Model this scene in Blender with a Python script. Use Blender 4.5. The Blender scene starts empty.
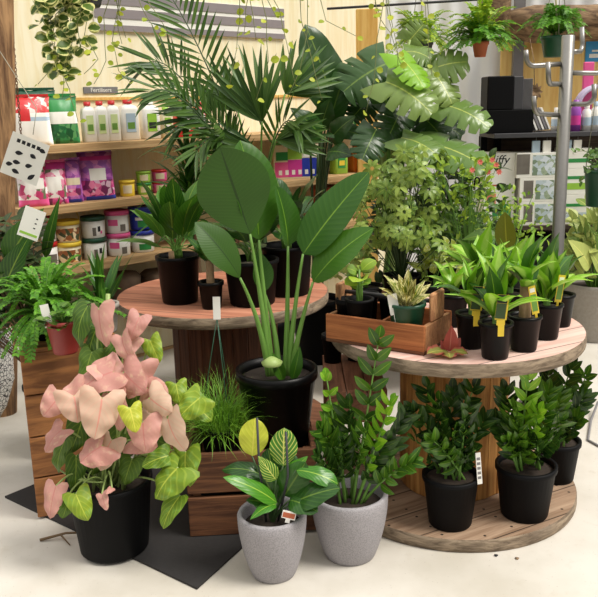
import bpy, math, random
from mathutils import Vector, Matrix
V = Vector
PI = math.pi
rad = math.radians
scn = bpy.context.scene
COL = scn.collection
rng = random.Random(11)

# ------------------------------------------------------------------ camera
FPX, EYE, PITCH, ROLL = 800.0, 1.55, rad(13.5), rad(1.5)
fw = V((0, math.cos(PITCH), -math.sin(PITCH)))
r0 = V((1, 0, 0)); u0 = V((0, math.sin(PITCH), math.cos(PITCH)))
cr = r0 * math.cos(ROLL) - u0 * math.sin(ROLL)
cu = u0 * math.cos(ROLL) + r0 * math.sin(ROLL)
cam_d = bpy.data.cameras.new('camera'); cam = bpy.data.objects.new('camera', cam_d); COL.objects.link(cam)
cam_d.sensor_width = 36; cam_d.sensor_fit = 'HORIZONTAL'; cam_d.lens = 36 * FPX / 598
cam_d.clip_start = 0.05; cam_d.clip_end = 60
m = Matrix((cr, cu, -fw)).transposed().to_4x4(); m.translation = V((0, 0, EYE))
cam.matrix_world = m
scn.camera = cam
EYEV = V((0, 0, EYE))

def ray(px, py):
    return fw + cr * ((px - 299) / FPX) - cu * ((py - 298.5) / FPX)
def at(px, py, z=None, y=None):
    """a photo pixel as a point of the place: on the level z, or at the distance y into the room"""
    d = ray(px, py)
    t = (z - EYE) / d.z if z is not None else y / d.y
    return EYEV + d * t

# the shelving wall on the left runs away from the camera at an angle
SA = rad(42.5)
SE = V((math.cos(SA), math.sin(SA), 0)); SN = V((-math.sin(SA), math.cos(SA), 0))
SO = at(60, 200, y=4.3); SO.z = 0
def atw(px, py, off=0.0):
    d = ray(px, py)
    o = SO + SN * off
    t = (o - EYEV).dot(SN) / d.dot(SN)
    return EYEV + d * t
def spt(s, off, z):
    p = SO + SE * s + SN * off
    return V((p.x, p.y, z))
def sof(px, py, off=0.0):
    return (atw(px, py, off) - SO).dot(SE)

# ------------------------------------------------------------------ materials
def lin(c):
    r = []
    for v in c:
        v = v / 255.0
        r.append(v / 12.92 if v <= 0.04045 else ((v + 0.055) / 1.055) ** 2.4)
    return (r[0], r[1], r[2], 1.0)
class NT:
    def __init__(s, name):
        s.m = bpy.data.materials.new(name); s.m.use_nodes = True
        s.t = s.m.node_tree; s.t.nodes.clear()
        s.out = s.t.nodes.new('ShaderNodeOutputMaterial')
    def n(s, kind, ins=None, **props):
        nd = s.t.nodes.new('ShaderNode' + kind)
        for k, v in props.items(): setattr(nd, k, v)
        if ins:
            for k, v in ins.items(): s.put(nd.inputs[k], v)
        return nd
    def put(s, sock, v):
        if hasattr(v, 'is_output') or isinstance(v, bpy.types.NodeSocket): s.t.links.new(v, sock)
        else: sock.default_value = v
    def math(s, op, a, b=0.0, c=None, clamp=False):
        nd = s.n('Math', operation=op, use_clamp=clamp)
        s.put(nd.inputs[0], a); s.put(nd.inputs[1], b)
        if c is not None: s.put(nd.inputs[2], c)
        return nd.outputs[0]
    def ramp(s, v, lo, hi, a=0.0, b=1.0):
        nd = s.n('MapRange', clamp=True, interpolation_type='SMOOTHSTEP')
        s.put(nd.inputs[0], v); s.put(nd.inputs[1], lo); s.put(nd.inputs[2], hi); s.put(nd.inputs[3], a); s.put(nd.inputs[4], b)
        return nd.outputs[0]
    def mix(s, f, a, b):
        nd = s.n('Mix', data_type='RGBA')
        s.put(nd.inputs[0], f); s.put(nd.inputs[6], a); s.put(nd.inputs[7], b)
        return nd.outputs[2]
    def noise(s, scale, vec=None, detail=3.0, rough=0.55, dist=0.0):
        nd = s.n('TexNoise', {'Scale': scale, 'Detail': detail, 'Roughness': rough, 'Distortion': dist})
        if vec is not None: s.put(nd.inputs['Vector'], vec)
        return nd.outputs[0]
    def objvec(s, scale=(1, 1, 1), rot=(0, 0, 0)):
        tc = s.n('TexCoord'); mp = s.n('Mapping')
        mp.inputs['Scale'].default_value = scale; mp.inputs['Rotation'].default_value = rot
        s.t.links.new(tc.outputs['Object'], mp.inputs['Vector'])
        return mp.outputs[0]
    def finish(s, col, rough=0.6, bump=None, bstr=0.2, metal=0.0, spec=0.5, trans=0.0, bdist=0.01, coat=0.0):
        p = s.n('BsdfPrincipled', {'Base Color': col, 'Roughness': rough, 'Metallic': metal, 'Specular IOR Level': spec, 'Coat Weight': coat})
        if bump is not None:
            b = s.n('Bump', {'Strength': bstr, 'Distance': bdist, 'Height': bump})
            s.t.links.new(b.outputs[0], p.inputs['Normal'])
        sh = p.outputs[0]
        if trans > 0:
            tr = s.n('BsdfTranslucent', {'Color': col})
            mx = s.n('MixShader', {0: trans}); s.t.links.new(sh, mx.inputs[1]); s.t.links.new(tr.outputs[0], mx.inputs[2]); sh = mx.outputs[0]
        s.t.links.new(sh, s.out.inputs[0])
        return s.m
MATS = {}
def plain(name, rgb, rough=0.5, metal=0.0, var=0.12, scale=18.0, spec=0.5, bstr=0.05):
    k = ('plain', name)
    if k in MATS: return MATS[k]
    t = NT(name); c = lin(rgb)
    ns = t.noise(scale, t.objvec())
    dark = tuple(x * (1 - var) for x in c[:3]) + (1,)
    lite = tuple(min(1, x * (1 + var)) for x in c[:3]) + (1,)
    MATS[k] = t.finish(t.mix(ns, dark, lite), rough, ns, bstr, metal, spec, bdist=0.002)
    return MATS[k]
def wood(name, a, b, grain=(1.2, 22, 22), rot=(0, 0, 0), rough=0.7, stain=None, plank=0.0, pdir=1, seam=0.012, nails=False):
    """a and b light and dark grain; plank = board width along local axis pdir, drawn as seams and a tone per board"""
    t = NT(name)
    v = t.objvec(grain, rot)
    g = t.noise(2.2, v, 5, 0.65, 0.6)
    col = t.mix(t.ramp(g, 0.3, 0.72), lin(b), lin(a))
    bump = g
    if stain:
        s2 = t.noise(3.5, t.objvec(), 4, 0.6)
        col = t.mix(t.ramp(s2, 0.5, 0.72, 0, 0.75), col, lin(stain))
    if plank > 0:
        sep = t.n('SeparateXYZ', {0: t.objvec()}).outputs
        q = t.math('DIVIDE', sep[pdir], plank)
        fr = t.math('FRACT', q); fl = t.math('FLOOR', q)
        wn = t.n('TexWhiteNoise', noise_dimensions='1D'); t.put(wn.inputs['W'], fl)
        col = t.mix(t.math('MULTIPLY', wn.outputs[0], 0.4), col, lin(b))
        e = t.math('ABSOLUTE', t.math('SUBTRACT', fr, 0.5))
        line = t.ramp(e, 0.5 - seam / plank, 0.5, 0, 1)
        col = t.mix(line, col, lin((38, 26, 18)))
        if nails:
            o = 0 if pdir == 1 else 1
            fx = t.math('SUBTRACT', t.math('FRACT', t.math('DIVIDE', sep[o], 0.125)), 0.5)
            fy = t.math('SUBTRACT', t.math('ABSOLUTE', t.math('SUBTRACT', fr, 0.5)), 0.28)
            dx = t.math('MULTIPLY', fx, 0.125); dy = t.math('MULTIPLY', fy, plank)
            dd = t.math('ADD', t.math('MULTIPLY', dx, dx), t.math('MULTIPLY', dy, dy))
            col = t.mix(t.ramp(dd, 0.000018, 0.00004, 1, 0), col, lin((40, 30, 24)))
    return t.finish(col, rough, bump, 0.35, 0, 0.3, bdist=0.004)
def leafm(name, c1, c2=None, mid=None, vein=None, nv=9, vk=1.0, vs=0.5, edge=None, blotch=None, rough=0.42, trans=0.22, band=None, midw=0.05, bt=(0.5, 0.6), spec=0.4, back=None):
    wk = lambda c: None if c is None else (c[0] * 1.05, c[1], c[2] * 0.64)
    if c1[1] > c1[0]: c1 = wk(c1); c2 = wk(c2); mid = wk(mid); vein = wk(vein)
    t = NT(name)
    uv = t.n('UVMap').outputs[0]
    sp = t.n('SeparateXYZ', {0: uv}).outputs
    U = t.math('MULTIPLY', t.math('ABSOLUTE', t.math('SUBTRACT', sp[0], 0.5)), 2.0)
    at_ = t.n('Attribute', attribute_name='rnd')
    r = t.n('SeparateXYZ', {0: at_.outputs['Vector']}).outputs
    c2 = c2 or tuple(x * 0.7 for x in c1)
    col = t.mix(r[0], lin(c1), lin(c2))
    pv = t.n('CombineXYZ', {0: sp[0], 1: sp[1], 2: t.math('MULTIPLY', r[0], 17.0)}).outputs[0]
    if band:
        ns = t.noise(5, pv)
        q = t.math('ADD', U, t.math('MULTIPLY', t.math('SUBTRACT', ns, 0.5), 0.25))
        col = t.mix(t.ramp(q, 0.25, 0.55, 1, 0), col, lin(band))
    if edge:
        ns = t.noise(6, pv)
        q = t.math('ADD', U, t.math('MULTIPLY', t.math('SUBTRACT', ns, 0.5), 0.7))
        col = t.mix(t.ramp(q, 0.52, 0.7), col, lin(edge))
    if blotch:
        ns = t.noise(4.5, pv, 4, 0.6)
        col = t.mix(t.ramp(ns, bt[0], bt[1]), col, lin(blotch))
    w = t.math('SINE', t.math('MULTIPLY', t.math('SUBTRACT', t.math('MULTIPLY', sp[1], float(nv)), t.math('MULTIPLY', U, vk * nv * 0.25)), 2 * PI))
    if vein:
        col = t.mix(t.ramp(w, 0.45, 0.95, 0, vs), col, lin(vein))
    if mid:
        col = t.mix(t.ramp(U, midw * 0.6, midw * 1.5, 0.9, 0), col, lin(mid))
    if back:
        geo = t.n('NewGeometry')
        col = t.mix(geo.outputs['Backfacing'], col, lin(back))
    return t.finish(col, rough, w, 0.06, 0, spec, trans, bdist=0.004)

M = {}
M['black'] = plain('black_plastic', (12, 12, 14), 0.55, var=0.2, scale=40, spec=0.12)
M['blackgloss'] = plain('glossy_black_plastic', (7, 7, 8), 0.36, var=0.2, spec=0.16)
M['soil'] = plain('potting_soil', (46, 36, 28), 0.95, var=0.6, scale=90, bstr=0.9)
M['perlite'] = plain('perlite_mix', (150, 140, 125), 0.95, var=0.5, scale=120, bstr=0.9)
M['redpot'] = plain('maroon_plastic', (142, 48, 44), 0.45)
M['terra'] = plain('terracotta', (176, 94, 62), 0.8)
M['dkgreen'] = plain('dark_green_plastic', (24, 74, 52), 0.38)
M['steel'] = plain('brushed_steel', (146, 144, 140), 0.36, 0.85, 0.1, 60)
M['white'] = plain('white_plastic', (236, 234, 228), 0.45, var=0.03)
M['paper'] = plain('white_card', (240, 238, 230), 0.7, var=0.02)
M['grey'] = plain('grey_plastic', (120, 118, 120), 0.5)
M['dkgrey'] = plain('charcoal_plastic', (58, 58, 62), 0.6)
M['ink'] = plain('black_ink', (30, 30, 34), 0.8, var=0.02)
M['yellow'] = plain('yellow_card', (232, 200, 60), 0.5)
M['red'] = plain('red_plastic', (206, 40, 44), 0.4)
M['green'] = plain('green_plastic', (46, 140, 70), 0.4)
M['lime'] = plain('lime_plastic', (150, 196, 70), 0.4)
M['pink'] = plain('pink_plastic', (226, 90, 150), 0.4)
M['magenta'] = plain('magenta_foil', (206, 62, 150), 0.35)
M['purple'] = plain('purple_foil', (148, 70, 170), 0.35)
M['blue'] = plain('blue_plastic', (42, 60, 170), 0.4)
M['skyblue'] = plain('blue_print', (60, 150, 206), 0.5)
M['orange'] = plain('orange_plastic', (224, 120, 44), 0.4)
M['cream'] = plain('cream_print', (226, 214, 180), 0.5)
M['bluegrey'] = plain('pale_blue_print', (170, 190, 206), 0.5)
M['brownprint'] = plain('grey_brown_print', (110, 104, 96), 0.6, var=0.4)
M['stemgreen'] = plain('green_stem', (104, 146, 62), 0.5)
M['stemdark'] = plain('dark_green_stem', (54, 78, 40), 0.5)
M['stempale'] = plain('pale_stem', (150, 172, 100), 0.5)
M['stembrown'] = plain('woody_stem', (110, 88, 62), 0.8)
M['cane'] = plain('corky_cane', (152, 124, 92), 0.85, var=0.35, scale=50)
M['vine'] = plain('thin_vine', (128, 134, 84), 0.6)
M['rust'] = plain('rusty_chain', (118, 84, 58), 0.6, 0.5)
M['rope'] = plain('grey_cord', (150, 146, 128), 0.8)
M['flower'] = plain('coral_petals', (232, 120, 104), 0.6)

t = NT('speckled_stone_grey'); n1 = t.noise(260, t.objvec(), 2); n2 = t.noise(9, t.objvec(), 3)
M['stone'] = t.finish(t.mix(t.ramp(n1, 0.3, 0.62), lin((134, 131, 134)), t.mix(n2, lin((152, 149, 153)), lin((164, 160, 164)))), 0.75, n1, 0.1, bdist=0.002)
t = NT('grey_fibre_pot'); n1 = t.noise(60, t.objvec(), 3)
M['fibre'] = t.finish(t.mix(n1, lin((142, 136, 128)), lin((172, 166, 158))), 0.8, n1, 0.2, bdist=0.003)
t = NT('black_and_white_glaze'); vv = t.objvec((1, 1, 1))
vo = t.n('TexVoronoi', {'Scale': 52.0, 'Vector': vv}, feature='DISTANCE_TO_EDGE').outputs[0]; n1 = t.noise(40, vv)
M['pattern'] = t.finish(t.mix(t.ramp(t.math('ADD', vo, t.math('MULTIPLY', n1, 0.12)), 0.11, 0.15), lin((32, 32, 34)), lin((226, 224, 220))), 0.4)
M['spooltop'] = wood('pinkish_spool_boards', (238, 206, 194), (216, 172, 158), (1.0, 14, 14), stain=(228, 188, 174), plank=0.14, pdir=1, seam=0.004)
M['spooltopL'] = wood('red_brown_spool_boards', (206, 144, 116), (164, 104, 80), (1.0, 14, 14), stain=(184, 122, 96), plank=0.14, pdir=1, seam=0.004)
M['spoolbase'] = wood('worn_spool_boards', (176, 150, 126), (128, 102, 80), (1.0, 14, 14), (0, 0, rad(35)), stain=(140, 116, 96), plank=0.15, pdir=1, seam=0.005, nails=True)
M['edge'] = wood('weathered_edge', (162, 144, 122), (92, 78, 64), (5, 5, 26), stain=(130, 116, 100))
M['stave'] = wood('yellow_staves', (212, 160, 92), (160, 106, 54), (26, 26, 1.0))
M['staveL'] = wood('dark_staves', (112, 74, 52), (70, 44, 32), (26, 26, 1.0))
M['crate'] = wood('dark_crate_boards', (126, 84, 56), (74, 46, 32), (1.4, 26, 26), stain=(92, 62, 46))
M['crateor'] = wood('orange_crate_boards', (176, 120, 72), (112, 72, 44), (1.4, 12, 12), stain=(140, 92, 58))
M['caddy'] = wood('orange_caddy_boards', (190, 122, 74), (140, 82, 48), (1.4, 30, 30))
M['caddyend'] = wood('pale_caddy_ends', (200, 150, 106), (150, 102, 70), (3, 30, 14))
M['shelf'] = wood('pine_shelf', (204, 172, 126), (164, 128, 86), (1.0, 30, 30))
M['post'] = wood('rough_post', (186, 146, 104), (96, 68, 48), (16, 16, 1.6), stain=(120, 88, 64))
M['orpost'] = wood('orange_post', (236, 196, 116), (216, 166, 86), (16, 16, 1.0))
M['bark'] = wood('brown_bark', (166, 138, 106), (76, 58, 46), (3, 9, 9), stain=(104, 84, 68), rough=0.9)
M['palepost'] = wood('pallet_boards', (142, 98, 72), (92, 60, 44), (1.2, 20, 20), stain=(120, 80, 60))

# setting
t = NT('pale_concrete'); o = t.objvec(); n1 = t.noise(1.3, o, 5, 0.6); n2 = t.noise(16, o, 4); n3 = t.noise(120, o, 2)
c = t.mix(t.ramp(n1, 0.35, 0.65), lin((190, 184, 172)), lin((210, 205, 196)))
c = t.mix(t.ramp(n2, 0.56, 0.76, 0, 0.4), c, lin((186, 178, 164)))
c = t.mix(t.ramp(n3, 0.68, 0.74, 0, 0.5), c, lin((140, 130, 118)))
M['floor'] = t.finish(c, 0.5, n2, 0.05, 0, 0.35)
t = NT('yellow_plywood'); n1 = t.noise(3, t.objvec((9, 9, 0.8)), 4, 0.6, 0.5)
M['ply'] = t.finish(t.mix(t.ramp(n1, 0.35, 0.7), lin((248, 240, 210)), lin((240, 226, 184))), 0.6, n1, 0.05)
t = NT('orange_plywood'); n1 = t.noise(3, t.objvec((9, 9, 0.8)), 4, 0.6, 0.5)
M['plyor'] = t.finish(t.mix(t.ramp(n1, 0.35, 0.7), lin((238, 204, 128)), lin((222, 178, 98))), 0.6, n1, 0.05)
M['sheet'] = plain('white_corrugated_sheet', (236, 238, 238), 0.5, var=0.04, scale=3)
M['rubber'] = plain('black_rubber', (40, 38, 38), 0.75, var=0.3, scale=70, bstr=0.3)
M['signgrey'] = plain('grey_sign_paint', (140, 132, 134), 0.6, var=0.1, scale=9)

# leaves
M['l_strel'] = leafm('bird_of_paradise_leaf', (60, 108, 38), (46, 92, 34), mid=(112, 158, 78), vein=(72, 118, 48), nv=15, vk=0.6, vs=0.18, rough=0.4, trans=0.25, midw=0.03)
M['l_streldk'] = leafm('bird_of_paradise_leaf_underside', (54, 92, 42), (46, 84, 38), mid=(32, 60, 28), vein=(68, 110, 55), nv=24, vk=0.6, vs=0.15, rough=0.5, trans=0.2, midw=0.03)
M['l_zz'] = leafm('glossy_zz_leaflet', (76, 122, 50), (46, 84, 38), mid=(120, 158, 84), rough=0.25, trans=0.14, midw=0.06)
M['l_zznew'] = leafm('bright_new_leaflet', (132, 188, 68), (98, 160, 56), mid=(170, 206, 110), rough=0.3, trans=0.22, midw=0.06)
M['l_zzdk'] = leafm('deep_green_leaflet', (50, 84, 44), (28, 54, 32), mid=(86, 118, 72), rough=0.26, trans=0.12, midw=0.06)
M['l_pink'] = leafm('pink_syngonium_leaf', (214, 162, 150), (198, 142, 132), mid=(200, 128, 122), vein=(210, 146, 138), nv=6, vk=2.2, vs=0.22, blotch=(214, 180, 152), bt=(0.52, 0.72), rough=0.5, trans=0.25, midw=0.04, back=(214, 176, 146))
M['l_pinkpale'] = leafm('cream_pink_syngonium_leaf', (218, 188, 164), (208, 174, 152), mid=(222, 150, 136), vein=(226, 170, 152), nv=6, vk=2.2, vs=0.25, rough=0.5, trans=0.25, midw=0.04, back=(206, 186, 148))
M['l_syng'] = leafm('lime_syngonium_leaf', (142, 172, 76), (98, 140, 58), mid=(186, 208, 126), vein=(182, 206, 122), nv=5, vk=2.2, vs=0.28, blotch=(126, 168, 72), bt=(0.5, 0.7), rough=0.45, trans=0.28, midw=0.04)
M['l_syngdk'] = leafm('green_syngonium_leaf', (82, 118, 58), (58, 94, 50), mid=(130, 160, 96), vein=(108, 140, 78), nv=6, vk=2.2, vs=0.5, rough=0.45, trans=0.25, midw=0.04)
M['l_fiddle'] = leafm('glossy_green_leaf', (84, 150, 60), (50, 112, 46), mid=(150, 190, 110), vein=(112, 170, 84), nv=7, vk=1.6, vs=0.25, rough=0.3, trans=0.2)
M['l_fiddk'] = leafm('dark_glossy_leaf', (46, 92, 44), (32, 70, 38), mid=(96, 130, 80), vein=(60, 104, 56), nv=7, vk=1.6, vs=0.5, rough=0.28, trans=0.15)
M['l_stripe'] = leafm('white_veined_leaf', (74, 138, 66), (64, 124, 58), mid=(214, 224, 190), vein=(206, 220, 180), nv=7, vk=1.8, vs=0.85, rough=0.35, trans=0.2)
M['l_yel'] = leafm('yellow_green_leaf', (186, 202, 104), (170, 190, 92), mid=(206, 216, 140), vein=(200, 212, 130), nv=7, vk=1.6, vs=0.5, rough=0.4, trans=0.28)
M['l_drac'] = leafm('green_dracaena_leaf', (134, 192, 70), (104, 168, 58), band=(170, 208, 92), rough=0.34, trans=0.28)
M['l_dracdk'] = leafm('dark_strap_leaf', (66, 116, 54), (42, 86, 44), mid=(112, 152, 80), rough=0.35, trans=0.2)
M['l_dieff'] = leafm('green_dieffenbachia_leaf', (70, 124, 54), (40, 84, 40), mid=(128, 166, 92), vein=(92, 142, 70), nv=9, vk=1.6, vs=0.4, rough=0.35, trans=0.2)
M['l_palm'] = leafm('palm_leaflet', (74, 112, 62), (40, 74, 42), mid=(96, 130, 76), rough=0.42, trans=0.2)
M['l_mon'] = leafm('grey_green_monstera_leaf', (124, 152, 122), (92, 128, 96), mid=(176, 196, 156), rough=0.28, trans=0.18, midw=0.03)
M['l_mondk'] = leafm('dark_monstera_leaf', (46, 82, 50), (36, 68, 42), mid=(100, 132, 84), rough=0.3, trans=0.15, midw=0.03)
M['l_monlime'] = leafm('lime_monstera_leaf', (156, 206, 92), (130, 190, 76), mid=(196, 224, 140), rough=0.35, trans=0.35, midw=0.03)
M['l_phil'] = leafm('deep_green_philodendron_leaf', (42, 84, 44), (28, 60, 34), mid=(86, 122, 70), vein=(54, 98, 54), nv=8, vk=1.4, vs=0.4, rough=0.3, trans=0.15)
M['l_schef'] = leafm('grey_green_schefflera_leaflet', (150, 182, 128), (88, 126, 78), mid=(178, 200, 152), rough=0.34, trans=0.2)
M['l_bush'] = leafm('fresh_green_leaf', (160, 196, 92), (88, 134, 62), mid=(170, 200, 120), rough=0.45, trans=0.28)
M['l_bushdk'] = leafm('mid_green_leaf', (86, 128, 70), (50, 88, 48), mid=(130, 160, 100), rough=0.4, trans=0.2)
M['l_fern'] = leafm('fern_leaflet', (106, 170, 66), (64, 124, 46), rough=0.5, trans=0.28)
M['l_fernlt'] = leafm('yellow_green_fern_leaflet', (176, 208, 92), (96, 148, 58), rough=0.5, trans=0.3)
M['l_grass'] = leafm('grass_blade', (128, 180, 84), (78, 134, 60), rough=0.5, trans=0.2)
def floral(name, cols):
    t = NT(name); vo = t.n('TexVoronoi', {'Scale': 34.0, 'Vector': t.objvec()}); sp = t.n('SeparateXYZ', {0: vo.outputs['Color']}).outputs
    ns = t.noise(30, t.objvec()); q = t.math('ADD', sp[0], t.math('MULTIPLY', t.math('SUBTRACT', ns, 0.5), 0.5)); c = lin(cols[0])
    for i, k in enumerate(cols[1:]): c = t.mix(t.ramp(q, (i + 0.8) / len(cols), (i + 1.1) / len(cols)), c, lin(k))
    return t.finish(c, 0.4)
M['rose'] = floral('rose_print', [(120, 40, 90), (206, 70, 140), (236, 130, 170), (226, 190, 210)])
M['rosepale'] = floral('pale_rose_print', [(196, 60, 110), (236, 150, 180), (240, 226, 226), (240, 232, 228), (110, 120, 90)])
M['lilac'] = floral('lilac_print', [(150, 70, 160), (190, 110, 190), (214, 130, 196), (160, 90, 180)])
M['redprint'] = floral('red_print', [(206, 50, 54), (220, 80, 80), (236, 214, 208), (206, 60, 60)])
M['greenprint'] = floral('green_print', [(24, 84, 44), (46, 130, 70), (30, 100, 54), (90, 150, 90)])
M['landscape'] = floral('landscape_print', [(120, 140, 116), (160, 176, 150), (190, 204, 212), (214, 222, 230)])
M['fruit'] = floral('fruit_print', [(150, 90, 50), (226, 150, 70), (236, 196, 130), (240, 220, 180), (70, 80, 50)])
M['l_varieg'] = leafm('cream_edged_leaf', (84, 116, 62), (70, 100, 54), edge=(216, 214, 140), rough=0.4, trans=0.25)
M['l_limevine'] = leafm('pale_lime_vine_leaf', (190, 208, 104), (150, 178, 80), rough=0.45, trans=0.35)
M['l_croton'] = leafm('cream_splashed_leaf', (96, 124, 60), (120, 110, 70), mid=(214, 206, 130), blotch=(218, 212, 150), bt=(0.46, 0.56), rough=0.35, trans=0.2)
M['l_agl'] = leafm('pale_speckled_leaf', (178, 200, 120), (150, 180, 100), blotch=(214, 222, 170), rough=0.4, trans=0.25)
M['l_begred'] = leafm('rusty_red_leaf', (180, 84, 70), (150, 66, 58), mid=(206, 130, 110), rough=0.5, trans=0.2)
M['l_begonia'] = leafm('red_edged_grey_leaf', (150, 160, 120), (130, 140, 104), mid=(200, 204, 170), edge=(170, 90, 72), rough=0.45, trans=0.15)
M['l_olive'] = leafm('olive_leaf', (112, 124, 52), (96, 110, 46), mid=(150, 160, 84), rough=0.4, trans=0.25)
M['l_silver'] = leafm('silver_green_leaf', (172, 190, 166), (104, 140, 104), mid=(200, 210, 190), rough=0.45, trans=0.2)
M['l_darkgrey'] = leafm('dull_dark_leaf', (62, 84, 60), (40, 60, 44), mid=(90, 112, 80), rough=0.5, trans=0.12)
# ------------------------------------------------------------------ mesh building
class MB:
    def __init__(s): s.v = []; s.f = []; s.uv = []; s.r = []; s.fm = []; s.mi = 0
    def add(s, p, uv=(0.5, 0.5), r=0.5):
        s.v.append((p[0], p[1], p[2])); s.uv.append(uv); s.r.append(r); return len(s.v) - 1
    def face(s, idx): s.f.append(tuple(idx)); s.fm.append(s.mi)
    def box(s, lo, hi, mat=None, bev=0.0):
        """box from lo to hi, edges chamfered by bev; mat a 4x4 to place it"""
        lo = V(lo); hi = V(hi); c = (lo + hi) / 2; h = (hi - lo) / 2
        b = min(bev, min(h) * 0.8)
        if b <= 0:
            ids = []
            for sx in (-1, 1):
                for sy in (-1, 1):
                    for sz in (-1, 1):
                        p = c + V((sx * h.x, sy * h.y, sz * h.z)); p = mat @ p if mat else p
                        ids.append(s.add(p))
            for q in ((0, 1, 3, 2), (4, 6, 7, 5), (0, 4, 5, 1), (2, 3, 7, 6), (0, 2, 6, 4), (1, 5, 7, 3)): s.face([ids[k] for k in q])
            return
        I = {}
        for sx in (-1, 1):
            for sy in (-1, 1):
                for sz in (-1, 1):
                    for ax in range(3):
                        p = [h.x - b, h.y - b, h.z - b]; p[ax] += b
                        q = c + V((sx * p[0], sy * p[1], sz * p[2])); q = mat @ q if mat else q
                        I[(sx, sy, sz, ax)] = s.add(q)
        for ax in range(3):
            o = [k for k in range(3) if k != ax]
            for sg in (-1, 1):
                loop = []
                for (a, e) in ((-1, -1), (1, -1), (1, 1), (-1, 1)):
                    k = [0, 0, 0]; k[ax] = sg; k[o[0]] = a; k[o[1]] = e; loop.append(I[(k[0], k[1], k[2], ax)])
                flip = (sg < 0) != (ax == 1)
                s.face(loop[::-1] if flip else loop)
        for ax in range(3):
            o = [k for k in range(3) if k != ax]
            for a in (-1, 1):
                for e in (-1, 1):
                    k0 = [0, 0, 0]; k1 = [0, 0, 0]; k0[ax] = -1; k1[ax] = 1
                    for k in (k0, k1): k[o[0]] = a; k[o[1]] = e
                    s.face([I[(*k0, o[0])], I[(*k1, o[0])], I[(*k1, o[1])], I[(*k0, o[1])]])
        for sx in (-1, 1):
            for sy in (-1, 1):
                for sz in (-1, 1): s.face([I[(sx, sy, sz, 0)], I[(sx, sy, sz, 1)], I[(sx, sy, sz, 2)]])
    def lathe(s, prof, n=32, c=(0, 0, 0), wob=0.0, mat=None, sq=0.0):
        """prof = [(radius, z)...]; closed at radius 0"""
        c = V(c); rows = []
        for (r, z) in prof:
            if r <= 1e-6:
                p = c + V((0, 0, z)); rows.append([s.add(mat @ p if mat else p)])
            else:
                row = []
                for k in range(n):
                    a = 2 * PI * k / n
                    rr = r * (1 + wob * math.sin(3 * a + 1))
                    if sq: rr = rr / (abs(math.cos(a)) ** (2 + 6 * sq) + abs(math.sin(a)) ** (2 + 6 * sq)) ** (1 / (2 + 6 * sq))
                    p = c + V((rr * math.cos(a), rr * math.sin(a), z)); row.append(s.add(mat @ p if mat else p, (k / n, z)))
                rows.append(row)
        for A, B in zip(rows, rows[1:]):
            if len(A) == 1 and len(B) == 1: continue
            for k in range(n):
                k2 = (k + 1) % n
                if len(A) == 1: s.face([A[0], B[k2], B[k]])
                elif len(B) == 1: s.face([A[k], A[k2], B[0]])
                else: s.face([A[k], A[k2], B[k2], B[k]])
    def tube(s, pts, r0, r1=None, n=6, cap=True):
        pts = [V(p) for p in pts]; r1 = r0 if r1 is None else r1
        m_ = len(pts); rows = []; ref = None
        for i, p in enumerate(pts):
            d = (pts[min(i + 1, m_ - 1)] - pts[max(i - 1, 0)])
            if d.length < 1e-9: d = V((0, 0, 1))
            d.normalize()
            if ref is None:
                ref = V((0, 0, 1)) if abs(d.z) < 0.9 else V((1, 0, 0))
            a = (ref - d * ref.dot(d))
            if a.length < 1e-6: a = d.orthogonal()
            a.normalize(); b = d.cross(a); ref = a
            rr = r0 + (r1 - r0) * i / max(1, m_ - 1)
            rows.append([s.add(p + (a * math.cos(2 * PI * k / n) + b * math.sin(2 * PI * k / n)) * rr, (k / n, i / m_)) for k in range(n)])
        for A, B in zip(rows, rows[1:]):
            for k in range(n): s.face([A[k], A[(k + 1) % n], B[(k + 1) % n], B[k]])
        if cap: s.face(rows[0][::-1]); s.face(rows[-1])
    def leaf(s, a, b, nrm, W, prof, bend=0.0, fold=0.0, nt=8, ns=2, r=None, sweep=0.0, wave=0.0, sag=0.0, curl=0.0, nw=2.5):
        """blade from a to b facing nrm; bend arches it, fold raises its halves, wave ripples the margin"""
        a = V(a); b = V(b); d = b - a; L = d.length
        if L < 1e-6: return
        x = d / L; nrm = V(nrm); nn = nrm - x * nrm.dot(x)
        if nn.length < 1e-4: nn = x.orthogonal()
        nn.normalize(); sd = x.cross(nn)
        r = rng.random() if r is None else r
        rows = []; ph = rng.random() * 6
        for i in range(nt + 1):
            t = i / nt
            w = max(prof(t), 0.004) * W / 2
            md = a + d * t + nn * (bend * L * 4 * t * (1 - t)) - V((0, 0, 1)) * (sag * L * t * t)
            swp = sweep(t) if callable(sweep) else sweep
            row = []
            for j in range(-ns, ns + 1):
                q = j / ns; aq = abs(q)
                p = md + sd * (q * w * math.cos(fold)) + nn * (aq * w * math.sin(fold)) + x * (aq * w * swp)
                if wave: p += nn * (wave * W * aq * math.sin(t * nw * 2 * PI + ph + (1.3 if q > 0 else 0)))
                if curl: p -= nn * (curl * w * aq * aq)
                row.append(s.add(p, ((q + 1) / 2, t), r))
            rows.append(row)
        for A, B in zip(rows, rows[1:]):
            for k in range(2 * ns): s.face([A[k], A[k + 1], B[k + 1], B[k]])
    def build(s, name, mat, parent=None, smooth=True, loc=None):
        me = bpy.data.meshes.new(name)
        me.from_pydata(s.v, [], s.f)
        mats = mat if isinstance(mat, (list, tuple)) else [mat]
        for mm in mats: me.materials.append(mm)
        if len(mats) > 1: me.polygons.foreach_set('material_index', s.fm)
        uvl = me.uv_layers.new(name='UVMap')
        buf = []
        for l in me.loops: buf.extend(s.uv[l.vertex_index])
        uvl.data.foreach_set('uv', buf)
        ca = me.attributes.new('rnd', 'FLOAT_VECTOR', 'POINT')
        buf = []
        for x in s.r: buf.extend((x, x, x))
        ca.data.foreach_set('vector', buf)
        if smooth: me.polygons.foreach_set('use_smooth', [True] * len(me.polygons))
        me.update()
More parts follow.
